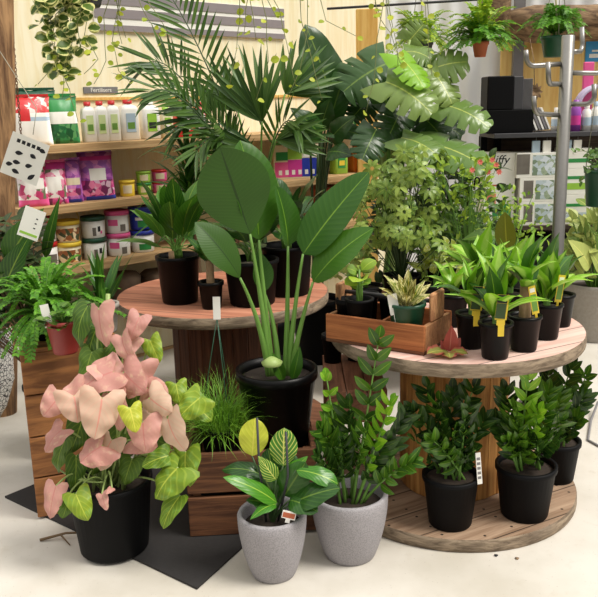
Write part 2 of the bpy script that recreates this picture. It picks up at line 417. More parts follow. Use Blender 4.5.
        o = bpy.data.objects.new(name, me); COL.objects.link(o)
        if parent: o.parent = parent
        if loc is not None: o.location = loc
        return o

def tag(o, label, cat, group=None):
    o['label'] = label; o['category'] = cat
    if group: o['group'] = group
    return o
def thing(name, label, cat, loc=(0, 0, 0), rotz=0.0, group=None):
    o = bpy.data.objects.new(name, None); COL.objects.link(o)
    o.empty_display_size = 0.05
    o.location = loc; o.rotation_euler = (0, 0, rotz)
    return tag(o, label, cat, group)
def struct(name, mb, mat, smooth=False):
    o = mb.build(name, mat, None, smooth); o['kind'] = 'structure'; return o
def dup(root, loc, rotz=0.0, label=None):
    r = root.copy(); COL.objects.link(r); r.location = loc; r.rotation_euler = (0, 0, rotz)
    if label: r['label'] = label
    for ch in list(root.children):
        c = ch.copy(); COL.objects.link(c); c.parent = r
        for g in list(ch.children):
            d = g.copy(); COL.objects.link(d); d.parent = c
    return r

# blade outlines (half width along the midrib, 0..1)
def lance(t): return max(0.0, math.sin(PI * t ** 0.8)) ** 0.9
def ovate(t): return max(0.0, math.sin(PI * t ** 0.62)) ** 0.85
def paddle(t): return max(0.0, math.sin(PI * t ** 0.72)) ** 0.55
def bopb(t): return max(0.0, math.sin(PI * t ** 1.12)) ** 0.72
def bopl(t): return max(0.0, math.sin(PI * t ** 0.86)) ** 0.72
def roundl(t): return max(0.0, math.sin(PI * t)) ** 0.55
def strap(t): return min(1.0, 0.35 + 1.7 * t) * (1 - t ** 3.2) if t < 1 else 0.0
def needle(t): return (1 - t) ** 0.6 * min(1.0, 0.4 + 3 * t)
def heart(t): return (1.05 + 0.35 * t) * min(1.0, 0.42 + 2.6 * t ** 0.7) * (1 - t) ** 0.62 if t < 1 else 0.0
def heartsweep(t): return -0.85 * (1 - t) ** 3
def fiddle(t): return (0.42 + 0.75 * t ** 1.4) * (1 - t ** 5) * (min(1, t * 8) ** 0.5)
def monst(t):
    w = (0.75 + 0.9 * t) * (1 - t) ** 0.55 if t < 1 else 0.0
    if 0.2 < t < 0.92:
        ph = abs(((t - 0.2) / 0.18) % 1.0 - 0.5)
        if ph < 0.13: w *= 0.5 + 0.5 * (ph / 0.13) ** 2
    return w
def monsweep(t): return -0.7 * (1 - t) ** 5 + 0.38 * t

def bez(a, b, c, n=8):
    a = V(a); b = V(b); c = V(c)
    return [a * (1 - t) ** 2 + b * (2 * t * (1 - t)) + c * t * t for t in [i / n for i in range(n + 1)]]
def arc(a, c, lift, n=8, side=None):
    a = V(a); c = V(c); mdp = (a + c) / 2 + V((0, 0, lift))
    if side: mdp += V(side)
    return bez(a, mdp, c, n)
def rv(k=1.0): return V((rng.uniform(-k, k), rng.uniform(-k, k), rng.uniform(-k, k)))

def pot(root, rt, rb, h, mat, soil='soil', rim=0.018, lip=0.006, fill=0.84, n=36, name='pot'):
    p = MB(); w = 0.006
    if lip > 0:
        pr = [(0, 0), (rb * 0.96, 0), (rb, 0.006), (rt, h - rim), (rt + lip, h - rim + 0.002), (rt + lip, h), (rt - w, h)]
    else:
        pr = [(0, 0), (rb * 0.96, 0), (rb, 0.006), (rt, h - 0.004), (rt - 0.004, h), (rt - w, h)]
    pr += [(rb + (rt - rb) * fill - w, h * fill), (rb - w * 1.5, 0.012), (0, 0.012)]
    p.lathe(pr, n)
    o = p.build(name, M[mat], root)
    q = MB(); zr = rb + (rt - rb) * fill - w * 0.9
    q.lathe([(zr, h * fill), (zr * 0.55, h * fill + 0.006), (0, h * fill + 0.008)], 20, wob=0.02)
    q.build('soil', M[soil], root)
    return h * fill
def frond(lf, st, a, c, lift, pairs, LL, LW, ang=60, t0=0.12, up=None, rr=0.003, n=10, ns=1, nt=3, droop=0.15, vee=0.25, bend=0.0, prof=lance, tipl=0.35, side=None, jit=0.06):
    """a feathered leaf: arching stalk from a to c with pairs of leaflets"""
    pts = arc(a, c, lift, n, side)
    if st is not None: st.tube(pts, rr, rr * 0.35, 5)
    up = V(up) if up is not None else V((0, 0, 1))
    for i in range(pairs):
        t = t0 + (1 - t0) * (i + 0.5) / pairs
        f = t * n; k = min(int(f), n - 1); p = pts[k].lerp(pts[k + 1], f - k)
        tg = (pts[k + 1] - pts[k]).normalized()
        sd = tg.cross(up)
        if sd.length < 1e-3: sd = tg.orthogonal()
        sd.normalize(); nn = sd.cross(tg).normalized()
        ln = LL * (tipl + (1 - tipl) * math.sin(PI * min(1, 0.15 + 0.85 * (1 - t) + 0.12)) ** 0.8) if t > 0.35 else LL * (0.75 + 0.25 * t / 0.35)
        an = rad(ang) * (1 - 0.45 * t)
        for sg in (-1, 1):
            dr = tg * math.cos(an) + sd * (sg * math.sin(an)) + nn * vee + V((0, 0, -droop)) + rv(jit)
            dr.normalize()
            l2 = ln * rng.uniform(0.88, 1.08)
            lf.leaf(p, p + dr * l2, nn + rv(0.15), LW, prof, bend, 0.25, nt, ns, sag=droop * 0.5)
    e = pts[-1]; tg = (pts[-1] - pts[-2]).normalized()
    lf.leaf(e, e + tg * LL * tipl, up, LW, prof, 0, 0.2, nt, ns)
def tagcard(root, p, d, n, w, h, mat='white', name='plant_label', th=0.0015, tip=False):
    """a flat card from p along d facing n"""
    p = V(p); d = V(d).normalized(); n = V(n); n = (n - d * n.dot(d)).normalized(); s_ = d.cross(n)
    mm = Matrix((s_, n, d)).transposed().to_4x4(); mm.translation = p
    b = MB(); b.box((-w / 2, -th / 2, 0), (w / 2, th / 2, h), mm)
    if tip: b.box((-w / 6, -th / 2, -h * 0.5), (w / 6, th / 2, 0), mm)
    return b.build(name, M[mat], root, False), mm
def mark(parent, mm, rects, mat, name, th=0.0012):
    """flat printed marks on a card with the frame mm: rects (x0,z0,x1,z1)"""
    b = MB()
    for (x0, z0, x1, z1) in rects: b.box((x0, -th, z0), (x1, th, z1), mm)
    return b.build(name, M[mat], parent, False)
def toward(p): return (EYEV - V(p)).normalized()
def words(parent, text, size, mm, mat, name='lettering', shear=0.0, ext=0.0006):
    cu_ = bpy.data.curves.new(name, 'FONT'); cu_.body = text; cu_.size = size; cu_.extrude = ext; cu_.align_x = 'CENTER'; cu_.align_y = 'CENTER'; cu_.shear = shear
    cu_.materials.append(M[mat]); tmp = bpy.data.objects.new(name, cu_); me = bpy.data.meshes.new_from_object(tmp); bpy.data.objects.remove(tmp)
    o = bpy.data.objects.new(name, me); COL.objects.link(o)
    if parent: o.parent = parent
    o.matrix_local = mm
    return o
# ------------------------------------------------------------------ the room
b = MB(); b.box((-6, -2.5, -0.1), (6, 9, 0)); struct('floor', b, M['floor'])
WOFF = 0.34
b = MB(); mm = Matrix((SE, SN, V((0, 0, 1)))).transposed().to_4x4(); mm.translation = SO
S_END = 3.3
S_BEG = sof(-8, 60, WOFF)
b.box((S_BEG, WOFF, 0), (S_END, WOFF + 0.05, 3.4)); o = struct('wall_left', b, M['ply']); o.matrix_world = mm
b = MB(); b.box((S_BEG, WOFF - 0.012, 0), (S_END, WOFF, 0.02)); o = struct('baseboard_left', b, M['shelf']); o.matrix_world = mm
YB = 6.6
xl = spt(S_END, WOFF, 0).x
b = MB()
# corrugated sheet wall at the back
x0, x1, st_ = -4.5, 4.2, 0.02
nx = int((x1 - x0) / st_)
ids = []
for i in range(nx + 1):
    x = x0 + i * st_; y = YB + 0.012 * math.sin(2 * PI * x / 0.16)
    ids.append((b.add((x, y, 0)), b.add((x, y, 3.4))))
for A, B in zip(ids, ids[1:]): b.face([A[0], B[0], B[1], A[1]])
struct('wall_back', b, M['sheet'], True)

# ------------------------------------------------------------------ cable spools
def spool(label, loc, R, H, topm, edgem, stavem, basem, rd, th=0.05, rz=0.0):
    t = thing('cable_spool', label, 'cable spool', loc, rz)
    def disc(z0, name, mat):
        d = MB(); n = 72
        d.mi = 0; d.lathe([(0, z0), (R * 0.99, z0)], n); d.lathe([(R * 0.992, z0 + th), (0, z0 + th)], n)
        d.mi = 1; d.lathe([(R * 0.99, z0), (R, z0 + 0.008), (R * 1.002, z0 + th * 0.45), (R, z0 + th - 0.006), (R * 0.992, z0 + th)], n, wob=0.001)
        o = d.build(name, [mat, edgem], t, True)
        md = o.modifiers.new('split', 'EDGE_SPLIT'); md.split_angle = rad(40)
        return o
    disc(H - th, 'top_disc', topm); disc(0.0, 'bottom_disc', basem)
    s = MB(); n = 22
    for k in range(n):
        a = 2 * PI * k / n; mt = Matrix.Rotation(a, 4, 'Z')
        w = rd * math.tan(PI / n) * 0.985
        s.box((rd - 0.03 + rng.uniform(-0.003, 0.003), -w, th + 0.0005), (rd + rng.uniform(-0.003, 0.003), w, H - th - 0.0005), mt, 0.004)
    s.build('drum', stavem, t, False)
    bo = MB()
    for k in range(4):
        a = rad(45 + 90 * k); bo.lathe([(0.016, H), (0.016, H + 0.006), (0, H + 0.007)], 8, (rd * 0.8 * math.cos(a), rd * 0.8 * math.sin(a), 0))
    bo.build('bolt_heads', M['rust'], t, False)
    return t
RC = V((0.608, 3.02, 0)); RH = 0.70
LC = V((-0.36, 3.72, 0)); LH = 0.70
spool('big wooden cable spool with pinkish top carrying dracaenas and a tool caddy', RC, 0.488, RH, M['spooltop'], M['edge'], M['stave'], M['spoolbase'], 0.21, rz=rad(28))
spool('wooden cable spool with dark drum and red-brown top under black pots, left', LC, 0.5, LH, M['spooltopL'], M['edge'], M['staveL'], M['palepost'], 0.25, rz=rad(-20))

M['rustwood'] = wood('rusty_boards', (158, 110, 84), (100, 64, 48), (14, 1.2, 20), stain=(128, 84, 62))
# rubber mat on the floor
b = MB()
cs = [at(5, 498, z=0), at(197, 590, z=0), at(243, 548, z=0), at(330, 505, z=0), at(110, 455, z=0)]
lo = [b.add((p.x, p.y, 0.0005)) for p in cs]; hi = [b.add((p.x, p.y, 0.009)) for p in cs]
b.face(hi); b.face(lo[::-1])
for k in range(5): b.face([lo[k], lo[(k + 1) % 5], hi[(k + 1) % 5], hi[k]])
tag(b.build('rubber_mat', M['rubber'], None, False), 'flat black rubber mat on the pale floor under crates and pink plant', 'mat')
MZ = 0.0095

# ------------------------------------------------------------------ crates
def crate(label, p0, p1, depth, h, mat, nsl, gap=0.012, floor_z=None, th=0.018, name='wooden_crate', top=False, sideh=None):
    """p0,p1 the left and right front corners on the ground"""
    p0 = V(p0); p1 = V(p1); ex = (p1 - p0); L = ex.length; ex.normalize()
    t = thing(name, label, 'crate', p0, math.atan2(ex.y, ex.x))
    sh = (h - gap * (nsl - 1)) / nsl
    for (nm, y0, y1) in (('front_board', 0, th), ('back_board', depth - th, depth)):
        for k in range(nsl):
            s = MB(); z = k * (sh + gap)
            s.box((0, y0, z), (L, y1, z + sh), None, 0.003); s.build(nm, mat, t, False)
    for x0_ in (0.0, L - th):
        for k in range(nsl):
            s = MB(); z = k * (sh + gap); s.box((x0_, th + 0.001, z), (x0_ + th, depth - th - 0.001, z + sh), None, 0.003); s.build('side_board', mat, t, False)
    for (cx_, cy_) in ((th, th), (L - th - 0.03, th), (th, depth - th - 0.03), (L - th - 0.03, depth - th - 0.03)):
        s = MB(); s.box((cx_ + 0.001, cy_ + 0.001, 0.001), (cx_ + 0.03, cy_ + 0.029, h - 0.01)); s.build('corner_post', mat, t, False)
    if floor_z is not None:
        s = MB(); n = 4; w = (depth - 2 * th - 0.004) / n
        for k in range(n): s.box((th + 0.032, th + 0.002 + k * w, floor_z - 0.015), (L - th - 0.032, th + k * w + w - 0.004, floor_z), None, 0.002)
        s.build('inner_slats', mat, t, False)
    if top:
        s = MB(); n = 4; w = depth / n
        for k in range(n): s.box((0, k * w, h + 0.0005), (L, k * w + w - 0.004, h + 0.018), None, 0.003)
        s.build('top_boards', mat, t, False)
    return t, L
fc0 = at(190, 537, z=MZ); fc1 = at(318, 530, z=MZ)
CRH = at(190, 455, y=fc0.y).z - MZ
FCZ = MZ + CRH - 0.05
crate('low dark slatted crate on the mat under grass and big black pot', fc0, fc1, 0.40, CRH, M['crate'], 2, 0.016, CRH - 0.05)
lc0 = at(38, 518, z=MZ); lc1 = at(135, 500, z=MZ)
LCH = at(24, 350, y=lc0.y).z - MZ
crate('tall orange-brown crate on the mat behind pink plant', lc0, lc0 + (lc1 - lc0).normalized() * 0.36, 0.34, LCH - 0.018, M['crateor'], 4, 0.006, None, top=True)
LCT = MZ + LCH + 0.0008

# rusty-brown plank stool between the two spools
t = thing('plank_stool', 'rusty-brown plank stool between the two spools behind the big black pot', 'stool', (0.095, 2.86, 0))
PSZ = 0.50
for k in range(3):
    s = MB(); s.box((k * 0.078, 0, PSZ - 0.03), (k * 0.078 + 0.074, 0.46, PSZ), None, 0.003); s.build('top_plank', M['rustwood'], t, False)
for (x, y_) in ((0.0, 0.02), (0.0, 0.40), (0.19, 0.02), (0.19, 0.40)):
    zb = 0.0 if x == 0.0 else 0.0512
    s = MB(); s.box((x, y_, zb), (x + 0.026, y_ + 0.04, PSZ - 0.0305)); s.build('leg', M['rustwood'], t, False)
for y_ in (0.0, 0.4405):
    s = MB(); s.box((0.0, y_, PSZ - 0.13), (0.23, y_ + 0.0185, PSZ - 0.0305), None, 0.002); s.build('apron_board', M['rustwood'], t, False)
g = 'empty black pots between the spools'
for (x, y_, lab) in ((0.135, 3.22, 'empty black nursery pot on the rusty stool between the spools, left one'), (0.235, 3.24, 'empty black nursery pot on the rusty stool between the spools, right one')):
    t = thing('empty_pot', lab, 'pot', (x, y_, PSZ + 0.0006), 0, g)
    p = MB(); p.lathe([(0, 0), (0.035, 0), (0.042, 0.10), (0.047, 0.10), (0.047, 0.12), (0.04, 0.12), (0.03, 0.01), (0, 0.01)], 24); p.build('pot', M['black'], t)

# ------------------------------------------------------------------ pink syngonium
def potted(name, label, cat, bx, by, z, rt, rb, h, mat, soil='soil', rot=0.0, group=None, lip=0.006, rim=0.018, dy=0.0):
    c = at(bx, by, z=z); c.y += dy
    t = thing(name, label, cat, c, rot, group)
    fz = pot(t, rt, rb, h, mat, soil, rim, lip)
    return t, c, fz
t, c, fz = potted('potted_syngonium', 'pink-leaved syngonium in a big black pot on the rubber mat', 'potted plant', 115, 546, MZ, 0.147, 0.122, 0.275, 'black')
SC = c
def W(px, py, y): return at(px, py, y=y) - SC
core = V((0, 0, fz))
def syn(ax, ay, tx, ty, y, w, mat, facing=(0, -1, 0.45), bend=0.08, fold=0.18, dy=0.0, pet=True):
    a = W(ax, ay, y); e = W(tx, ty, y - 0.03 + dy)
    lf = MB()
    fc = V(facing) + V((rng.uniform(-0.85, 0.85), 0, rng.uniform(-0.1, 0.5)))
    lf.leaf(a, e, fc, w, heart, bend + rng.uniform(-0.03, 0.1), fold + rng.uniform(-0.1, 0.3), 14, 4, sweep=heartsweep, wave=0.05, curl=rng.uniform(0.2, 0.7), sag=0.03)
    o = lf.build('leaf', M[mat], t)
    if pet:
        s = MB(); ro = V((rng.uniform(-0.06, 0.06), rng.uniform(-0.05, 0.05), fz - 0.01))
        s.tube(bez(ro, (ro * 0.55 + a * 0.45) + V((0, 0.03, 0.1)), a, 8), 0.0045, 0.003, 6)
        s.build('petiole', M['stempale'], o)
P_, PP, LG, DG = 'l_pink', 'l_pinkpale', 'l_syng', 'l_syngdk'
Y0 = SC.y
for q in [
    (99, 308, 106, 346, -0.02, .125, P_), (140, 316, 130, 340, 0.0, .095, P_), (122, 336, 134, 362, -0.05, .10, P_), (133, 338, 121, 358, 0.0, .09, P_),
    (113, 372, 78, 392, -0.10, .17, P_), (104, 367, 122, 395, -0.08, .15, P_), (124, 372, 146, 392, -0.1, .15, P_), (140, 362, 128, 398, -0.06, .14, P_),
    (84, 396, 60, 412, -0.14, .17, P_), (74, 396, 78, 422, -0.17, .15, PP), (58, 398, 43, 416, -0.06, .12, P_), (102, 398, 94, 438, -0.18, .185, PP),
    (112, 398, 121, 430, -0.13, .13, P_), (62, 430, 46, 452, -0.09, .12, P_), (102, 446, 80, 462, -0.17, .16, P_), (112, 440, 100, 470, -0.14, .13, PP),
    (143, 422, 146, 452, -0.17, .15, P_), (132, 440, 158, 446, -0.12, .12, P_), (150, 398, 172, 412, -0.14, .13, PP), (148, 388, 168, 392, -0.08, .12, P_),
    (168, 418, 186, 450, -0.16, .14, PP), (152, 412, 158, 438, -0.06, .12, PP), (130, 408, 136, 432, -0.19, .095, 'l_yel'), (88, 386, 84, 408, -0.05, .12, P_),
    (200, 398, 178, 418, -0.10, .14, LG), (192, 404, 212, 420, -0.06, .13, LG), (186, 452, 190, 486, -0.12, .145, LG), (178, 468, 156, 498, -0.16, .17, LG),
    (180, 496, 163, 528, -0.14, .10, LG), (168, 456, 142, 466, -0.12, .10, LG), (176, 384, 180, 404, -0.02, .09, LG),
    (56, 486, 50, 518, -0.16, .10, P_), (68, 496, 62, 518, -0.15, .09, DG), (76, 494, 88, 520, -0.18, .11, LG), (102, 494, 107, 510, -0.19, .05, P_), (112, 488, 106, 494, -0.19, .03, P_),
    (88, 306, 80, 346, 0.03, .12, DG), (92, 352, 84, 384, -0.02, .12, DG), (116, 344, 108, 372, 0.0, .10, DG), (66, 440, 58, 472, -0.03, .12, DG), (76, 456, 74, 492, -0.06, .11, DG),
    (132, 460, 124, 484, -0.06, .12, DG), (96, 330, 90, 362, 0.02, .12, DG), (150, 340, 160, 362, 0.04, .1, LG), (82, 420, 70, 452, 0.0, .13, DG), (150, 440, 168, 470, -0.02, .13, DG),
    (120, 420, 112, 455, -0.02, .14, DG), (100, 440, 92, 475, -0.01, .14, DG), (136, 395, 144, 425, 0.0, .14, DG), (110, 385, 100, 420, 0.0, .14, DG)]:
    ax, ay, tx, ty, dy, w, mt = q
    syn(ax, ay, tx, ty, Y0 + dy, w * 0.87, mt)
s = MB(); s.tube([V((-0.02, 0.04, 0.03)), W(107, 400, Y0 + 0.04), W(108, 294, Y0 + 0.05)], 0.009, 0.008, 8); s.build('support_stake', M['stempale'], t)
s = MB()
for k in range(5): s.tube(bez(W(60 + 8 * k, 470, Y0 - 0.04), W(80, 485, Y0 - 0.1), W(104, 482, Y0 - 0.09), 6), 0.003, 0.003, 5)
s.build('trailing_stems', M['stempale'], t)
# loose dry twig by the pot
s = MB(); a = at(40, 540, z=0.006); e = at(92, 532, z=0.016)
s.tube([a, a.lerp(e, 0.5) + V((0, 0, 0.012)), e], 0.006, 0.004, 6); s.tube([a.lerp(e, 0.4) + V((0, 0, 0.008)), at(70, 545, z=0.006)], 0.004, 0.002, 5)
tag(s.build('dry_twig', M['stembrown']), 'dry brown twig lying on the mat edge beside the pink plant pot', 'twig')

# ------------------------------------------------------------------ white stone pots
def stonepot(root, rt, rb, h):
    p = MB(); pr = [(0, 0), (rb * 0.93, 0), (rb, 0.01)]
    for k in range(1, 9):
        u = k / 8; pr.append((rb + (rt - rb) * math.sin(u * PI / 2) ** 0.9, 0.01 + (h - 0.018) * u))
    pr += [(rt - 0.004, h), (rt - 0.014, h), (rt - 0.018, h - 0.01), (rt - 0.02, h - 0.05), (rb, 0.03), (0, 0.03)]
    p.lathe(pr, 48); p.build('pot', M['stone'], root)
    q = MB(); q.lathe([(rt - 0.021, h - 0.045), (rt * 0.5, h - 0.04), (0, h - 0.038)], 24, wob=0.01); q.build('soil', M['soil'], root)
    return h - 0.04
def zzfrond(root, a, e, lift, pairs, LL, LW, mat='l_zz', up=(0, -0.8, 0.6), n=9, stem='stemgreen', t0=0.2, side=None, tipl=0.55):
    lf = MB(); st = MB()
    up = V(up) + V((rng.uniform(-1.1, 1.1), 0, rng.uniform(-0.4, 0.6)))
    frond(lf, st, a, e, lift, round(pairs * 0.85), LL * 0.95, LW * 0.85, 60, t0, up, 0.006, n, 2, 7, 0.0, 0.3, 0.07, bopl, tipl, side, 0.26)
    o = lf.build('frond', M[mat], root); st.build('stalk', M[stem], o)
zc = at(350, 553, z=0)
t = thing('potted_zz_plant', 'glossy ZZ plant in the taller speckled grey stone pot at front', 'potted plant', zc)
hz = at(351, 491, y=zc.y).z
f = stonepot(t, 0.135, 0.092, hz)
def W2(px, py, dy=0.0): return at(px, py, y=zc.y + dy) - zc
for (bx, tx, ty, dy, lift, pairs, ll, lw, mt) in [
    (352, 379, 338, 0.05, 0.0, 9, .088, .042, 'l_zz'), (356, 392, 402, -0.06, 0.02, 10, .07, .034, 'l_zznew'), (345, 326, 374, 0.08, 0.02, 7, .045, .03, 'l_zznew'),
    (348, 322, 430, 0.0, 0.05, 8, .08, .04, 'l_zz'), (340, 330, 412, 0.08, 0.03, 7, .08, .042, 'l_zz'), (352, 350, 405, 0.02, 0.02, 9, .085, .042, 'l_zzdk'),
    (360, 404, 416, 0.06, 0.02, 9, .08, .036, 'l_zzdk'), (362, 414, 462, -0.05, 0.05, 8, .07, .034, 'l_zz'), (350, 366, 430, -0.08, 0.02, 8, .075, .038, 'l_zz'),
    (340, 318, 455, -0.05, 0.05, 7, .07, .038, 'l_zzdk'), (355, 385, 440, 0.0, 0.03, 8, .08, .04, 'l_zzdk'), (345, 340, 440, -0.06, 0.03, 7, .07, .036, 'l_zzdk')]:
    a = W2(bx, 488, rng.uniform(-0.03, 0.03)); a.z = f - 0.005
    zzfrond(t, a, W2(tx, ty, dy), lift, pairs, ll, lw, mt, t0=0.3)

vc = at(274, 572, z=0)
t = thing('potted_rubber_plant', 'young broad-leaved plant in the shorter grey stone pot at front', 'potted plant', vc)
hv = at(273, 511, y=vc.y).z
f = stonepot(t, 0.117, 0.078, hv)
def W3(px, py, dy=0.0): return at(px, py, y=vc.y + dy) - vc
for (ax, ay, tx, ty, dy, w, mt, fc, bend, prof) in [
    (252, 456, 255, 418, 0.03, .10, 'l_yel', (0.1, -1, 0.3), 0.05, roundl), (283, 466, 284, 428, 0.0, .095, 'l_stripe', (0.1, -1, 0.3), 0.04, roundl),
    (276, 480, 258, 456, -0.04, .06, 'l_stripe', (0.2, -1, 0.4), 0.06, ovate), (277, 503, 223, 477, -0.07, .062, 'l_fiddle', (0, -0.6, 0.9), 0.10, paddle),
    (264, 476, 222, 470, 0.02, .07, 'l_fiddk', (0, -0.5, 0.9), 0.16, paddle), (296, 470, 338, 484, -0.05, .09, 'l_fiddle', (0.1, -0.7, 0.9), 0.14, fiddle),
    (288, 506, 340, 488, -0.09, .10, 'l_fiddk', (0, -0.6, 0.9), 0.08, paddle), (284, 496, 306, 462, -0.02, .11, 'l_fiddk', (0, -1, 0.5), 0.05, paddle),
    (276, 490, 268, 448, 0.05, .10, 'l_fiddk', (0, -1, 0.3), 0.05, paddle), (276, 504, 250, 520, -0.10, .045, 'l_fiddle', (0, -0.4, 1), 0.14, ovate),
    (284, 478, 308, 456, 0.03, .05, 'l_fiddle', (0.1, -0.8, 0.6), 0.06, ovate), (275, 500, 262, 472, 0.0, .10, 'l_fiddk', (0, -1, 0.5), 0.05, paddle),
    (290, 500, 318, 512, -0.10, .08, 'l_fiddk', (0, -0.6, 0.8), 0.10, paddle), (282, 490, 292, 452, 0.05, .10, 'l_fiddk', (0, -1, 0.3), 0.03, paddle),
    (270, 505, 246, 500, -0.06, .07, 'l_fiddk', (0, -0.6, 0.8), 0.1, ovate)]:
    lf = MB(); a = W3(ax, ay, dy * 0.4); e = W3(tx, ty, dy)
    lf.leaf(a, e, fc, w, prof, bend, 0.2, 12, 4, wave=0.03, curl=0.25)
    o = lf.build('leaf', M[mt], t)
    s = MB(); s.tube(bez(V((0, 0, f - 0.01)), V((a.x * 0.3, a.y * 0.3, (f + a.z) / 2)), a, 6), 0.005, 0.003, 6); s.build('petiole', M['stemdark'], o)
s = MB(); s.tube([V((0.0, 0, f - 0.01)), W3(282, 470, 0.02)], 0.008, 0.006, 8); s.build('stem', M['stemdark'], t)
for (x, y0, y1) in ((257, 418, 462), (286, 432, 476)):
    s = MB(); s.tube([W3(x, y0, -0.02), W3(x + 2, y1, -0.02), V((0.02 if x > 270 else -0.02, 0, f))], 0.004, 0.004, 6); s.build('support_stick', M['dkgrey'], t)
pz = W3(288, 522, -0.11); pz.z = f
o, mm = tagcard(t, W3(288, 519, -0.085), (0.25, 0, 1), (0, -1, 0.2), 0.045, 0.028, 'white', tip=True)
mark(o, mm, [(-0.020, 0.004, 0.020, 0.022)], 'terra', 'printed_picture')

# ------------------------------------------------------------------ bird of paradise in the big black pot
c = at(279, 441, z=FCZ + 0.001)
t = thing('bird_of_paradise', 'tall bird of paradise with paddle leaves in a large black pot', 'potted plant', c)
hb = at(279, 368, y=c.y).z - c.z
f = pot(t, 0.148, 0.112, hb, 'blackgloss', 'soil', 0.035, 0.008, 0.88)
BY = c.y
def W4(px, py, dy=0.0): return at(px, py, y=BY + dy) - c
def bop(bx, by, mx, my, ax, ay, tx, ty, dya, dyt, w, mat, fc, bend, fold, prof=paddle, curl=0.1, r=0.0082):
    a = W4(ax, ay, dya); e = W4(tx, ty, dyt)
    lf = MB(); lf.leaf(a, e, fc, w, prof, bend, fold, 18, 5, wave=0.012, curl=curl, nw=2)
    o = lf.build('leaf', M[mat], t)
    s = MB(); b0 = W4(bx, by, 0.0); b0.z = f - 0.01
    s.tube(bez(b0, W4(mx, my, dya * 0.4), a, 10), r * 1.6, r * 0.55, 8); s.build('petiole', M['stemgreen'], o)
    rib = MB(); d = e - a
    return o
bop(271, 368, 262, 300, 250, 234, 220, 147, -0.05, -0.12, .265, 'l_streldk', (0.25, -1, -0.15), -0.03, 0.10, bopb)
bop(273, 370, 264, 300, 259, 240, 240, 140, 0.02, 0.05, .22, 'l_strel', (0.75, -0.8, 0.25), 0.05, 0.35, roundl)
bop(288, 370, 292, 320, 303, 254, 369, 172, -0.02, 0.02, .168, 'l_strel', (-0.35, -0.9, 0.55), 0.04, 0.28, paddle)
bop(290, 372, 298, 330, 313, 282, 374, 228, -0.05, -0.06, .15, 'l_strel', (-0.3, -0.75, 0.7), 0.10, 0.3, bopl)
bop(269, 366, 262, 320, 240, 278, 195, 222, -0.08, -0.10, .125, 'l_streldk', (0.35, -0.9, 0.5), 0.10, 0.2, bopb)
bop(285, 370, 288, 310, 288, 246, 276, 186, 0.05, 0.03, .13, 'l_strel', (0.8, -0.7, 0.0), 0.05, 0.5, paddle)
bop(279, 368, 276, 320, 264, 292, 258, 250, 0.05, 0.06, .09, 'l_strel', (0.4, -0.9, 0.2), 0.05, 0.4, lance)
for (x0_, y0_, x1_, y1_) in ((292, 372, 300, 346), (283, 372, 272, 352)):
    lf = MB(); a = W4(x0_, y0_, -0.05); a.z = f; lf.leaf(a, W4(x1_, y1_, -0.05), (0.2, -1, 0.2), 0.05, lance, 0.05, 0.4, 8, 3); lf.build('young_leaf', M['l_strel'], t)
s = MB(); s.lathe([(0.035, 0), (0.04, 0.012), (0.012, 0.03), (0, 0.03)], 20, W4(272, 365, -0.07) * 1.0); s.build('cut_leaf_base', M['stempale'], t)

# ------------------------------------------------------------------ grass in the crate, with its hanger
gc = at(215, 456, z=FCZ + 0.001); gc.y += 0.12
gc = V((gc.x, fc0.y + 0.15, FCZ + 0.001))
gc.x = at(222, 450, y=gc.y).x
t = thing('hanging_grass_pot', 'fine grassy hanging plant with wire hanger, set down in the low crate', 'potted plant', gc)
f = pot(t, 0.078, 0.066, 0.10, 'black', rim=0.01)
lf = MB()
for k in range(850):
    a = rng.uniform(0, 2 * PI); r_ = 0.085 * math.sqrt(rng.random()); b0 = V((r_ * math.cos(a), r_ * math.sin(a), f))
    a2 = a + rng.uniform(-0.7, 0.7); sp_ = rng.uniform(0.03, 0.18); h_ = rng.uniform(0.04, 0.20)
    e = b0 + V((sp_ * math.cos(a2), sp_ * math.sin(a2), h_ if rng.random() < 0.7 else h_ - 0.09))
    lf.leaf(b0, e, V((0, 0, 1)) + rv(0.4), 0.0035, needle, rng.uniform(0.12, 0.3), 0, 5, 1)
lf.build('grass_blades', M['l_grass'], t)
s = MB(); top = at(217, 318, y=gc.y) - gc
for (x, y_) in ((-0.078, 0), (0.04, 0.066), (0.04, -0.066)): s.tube([V((x, y_, 0.098)), top], 0.0016, 0.0016, 5)
s.build('wire_hanger', M['dkgreen'], t)
tagcard(t, top + V((0, -0.002, -0.005)), (0.02, 0, 1), (0, -1, 0.1), 0.027, 0.085, 'white', 'price_tag')

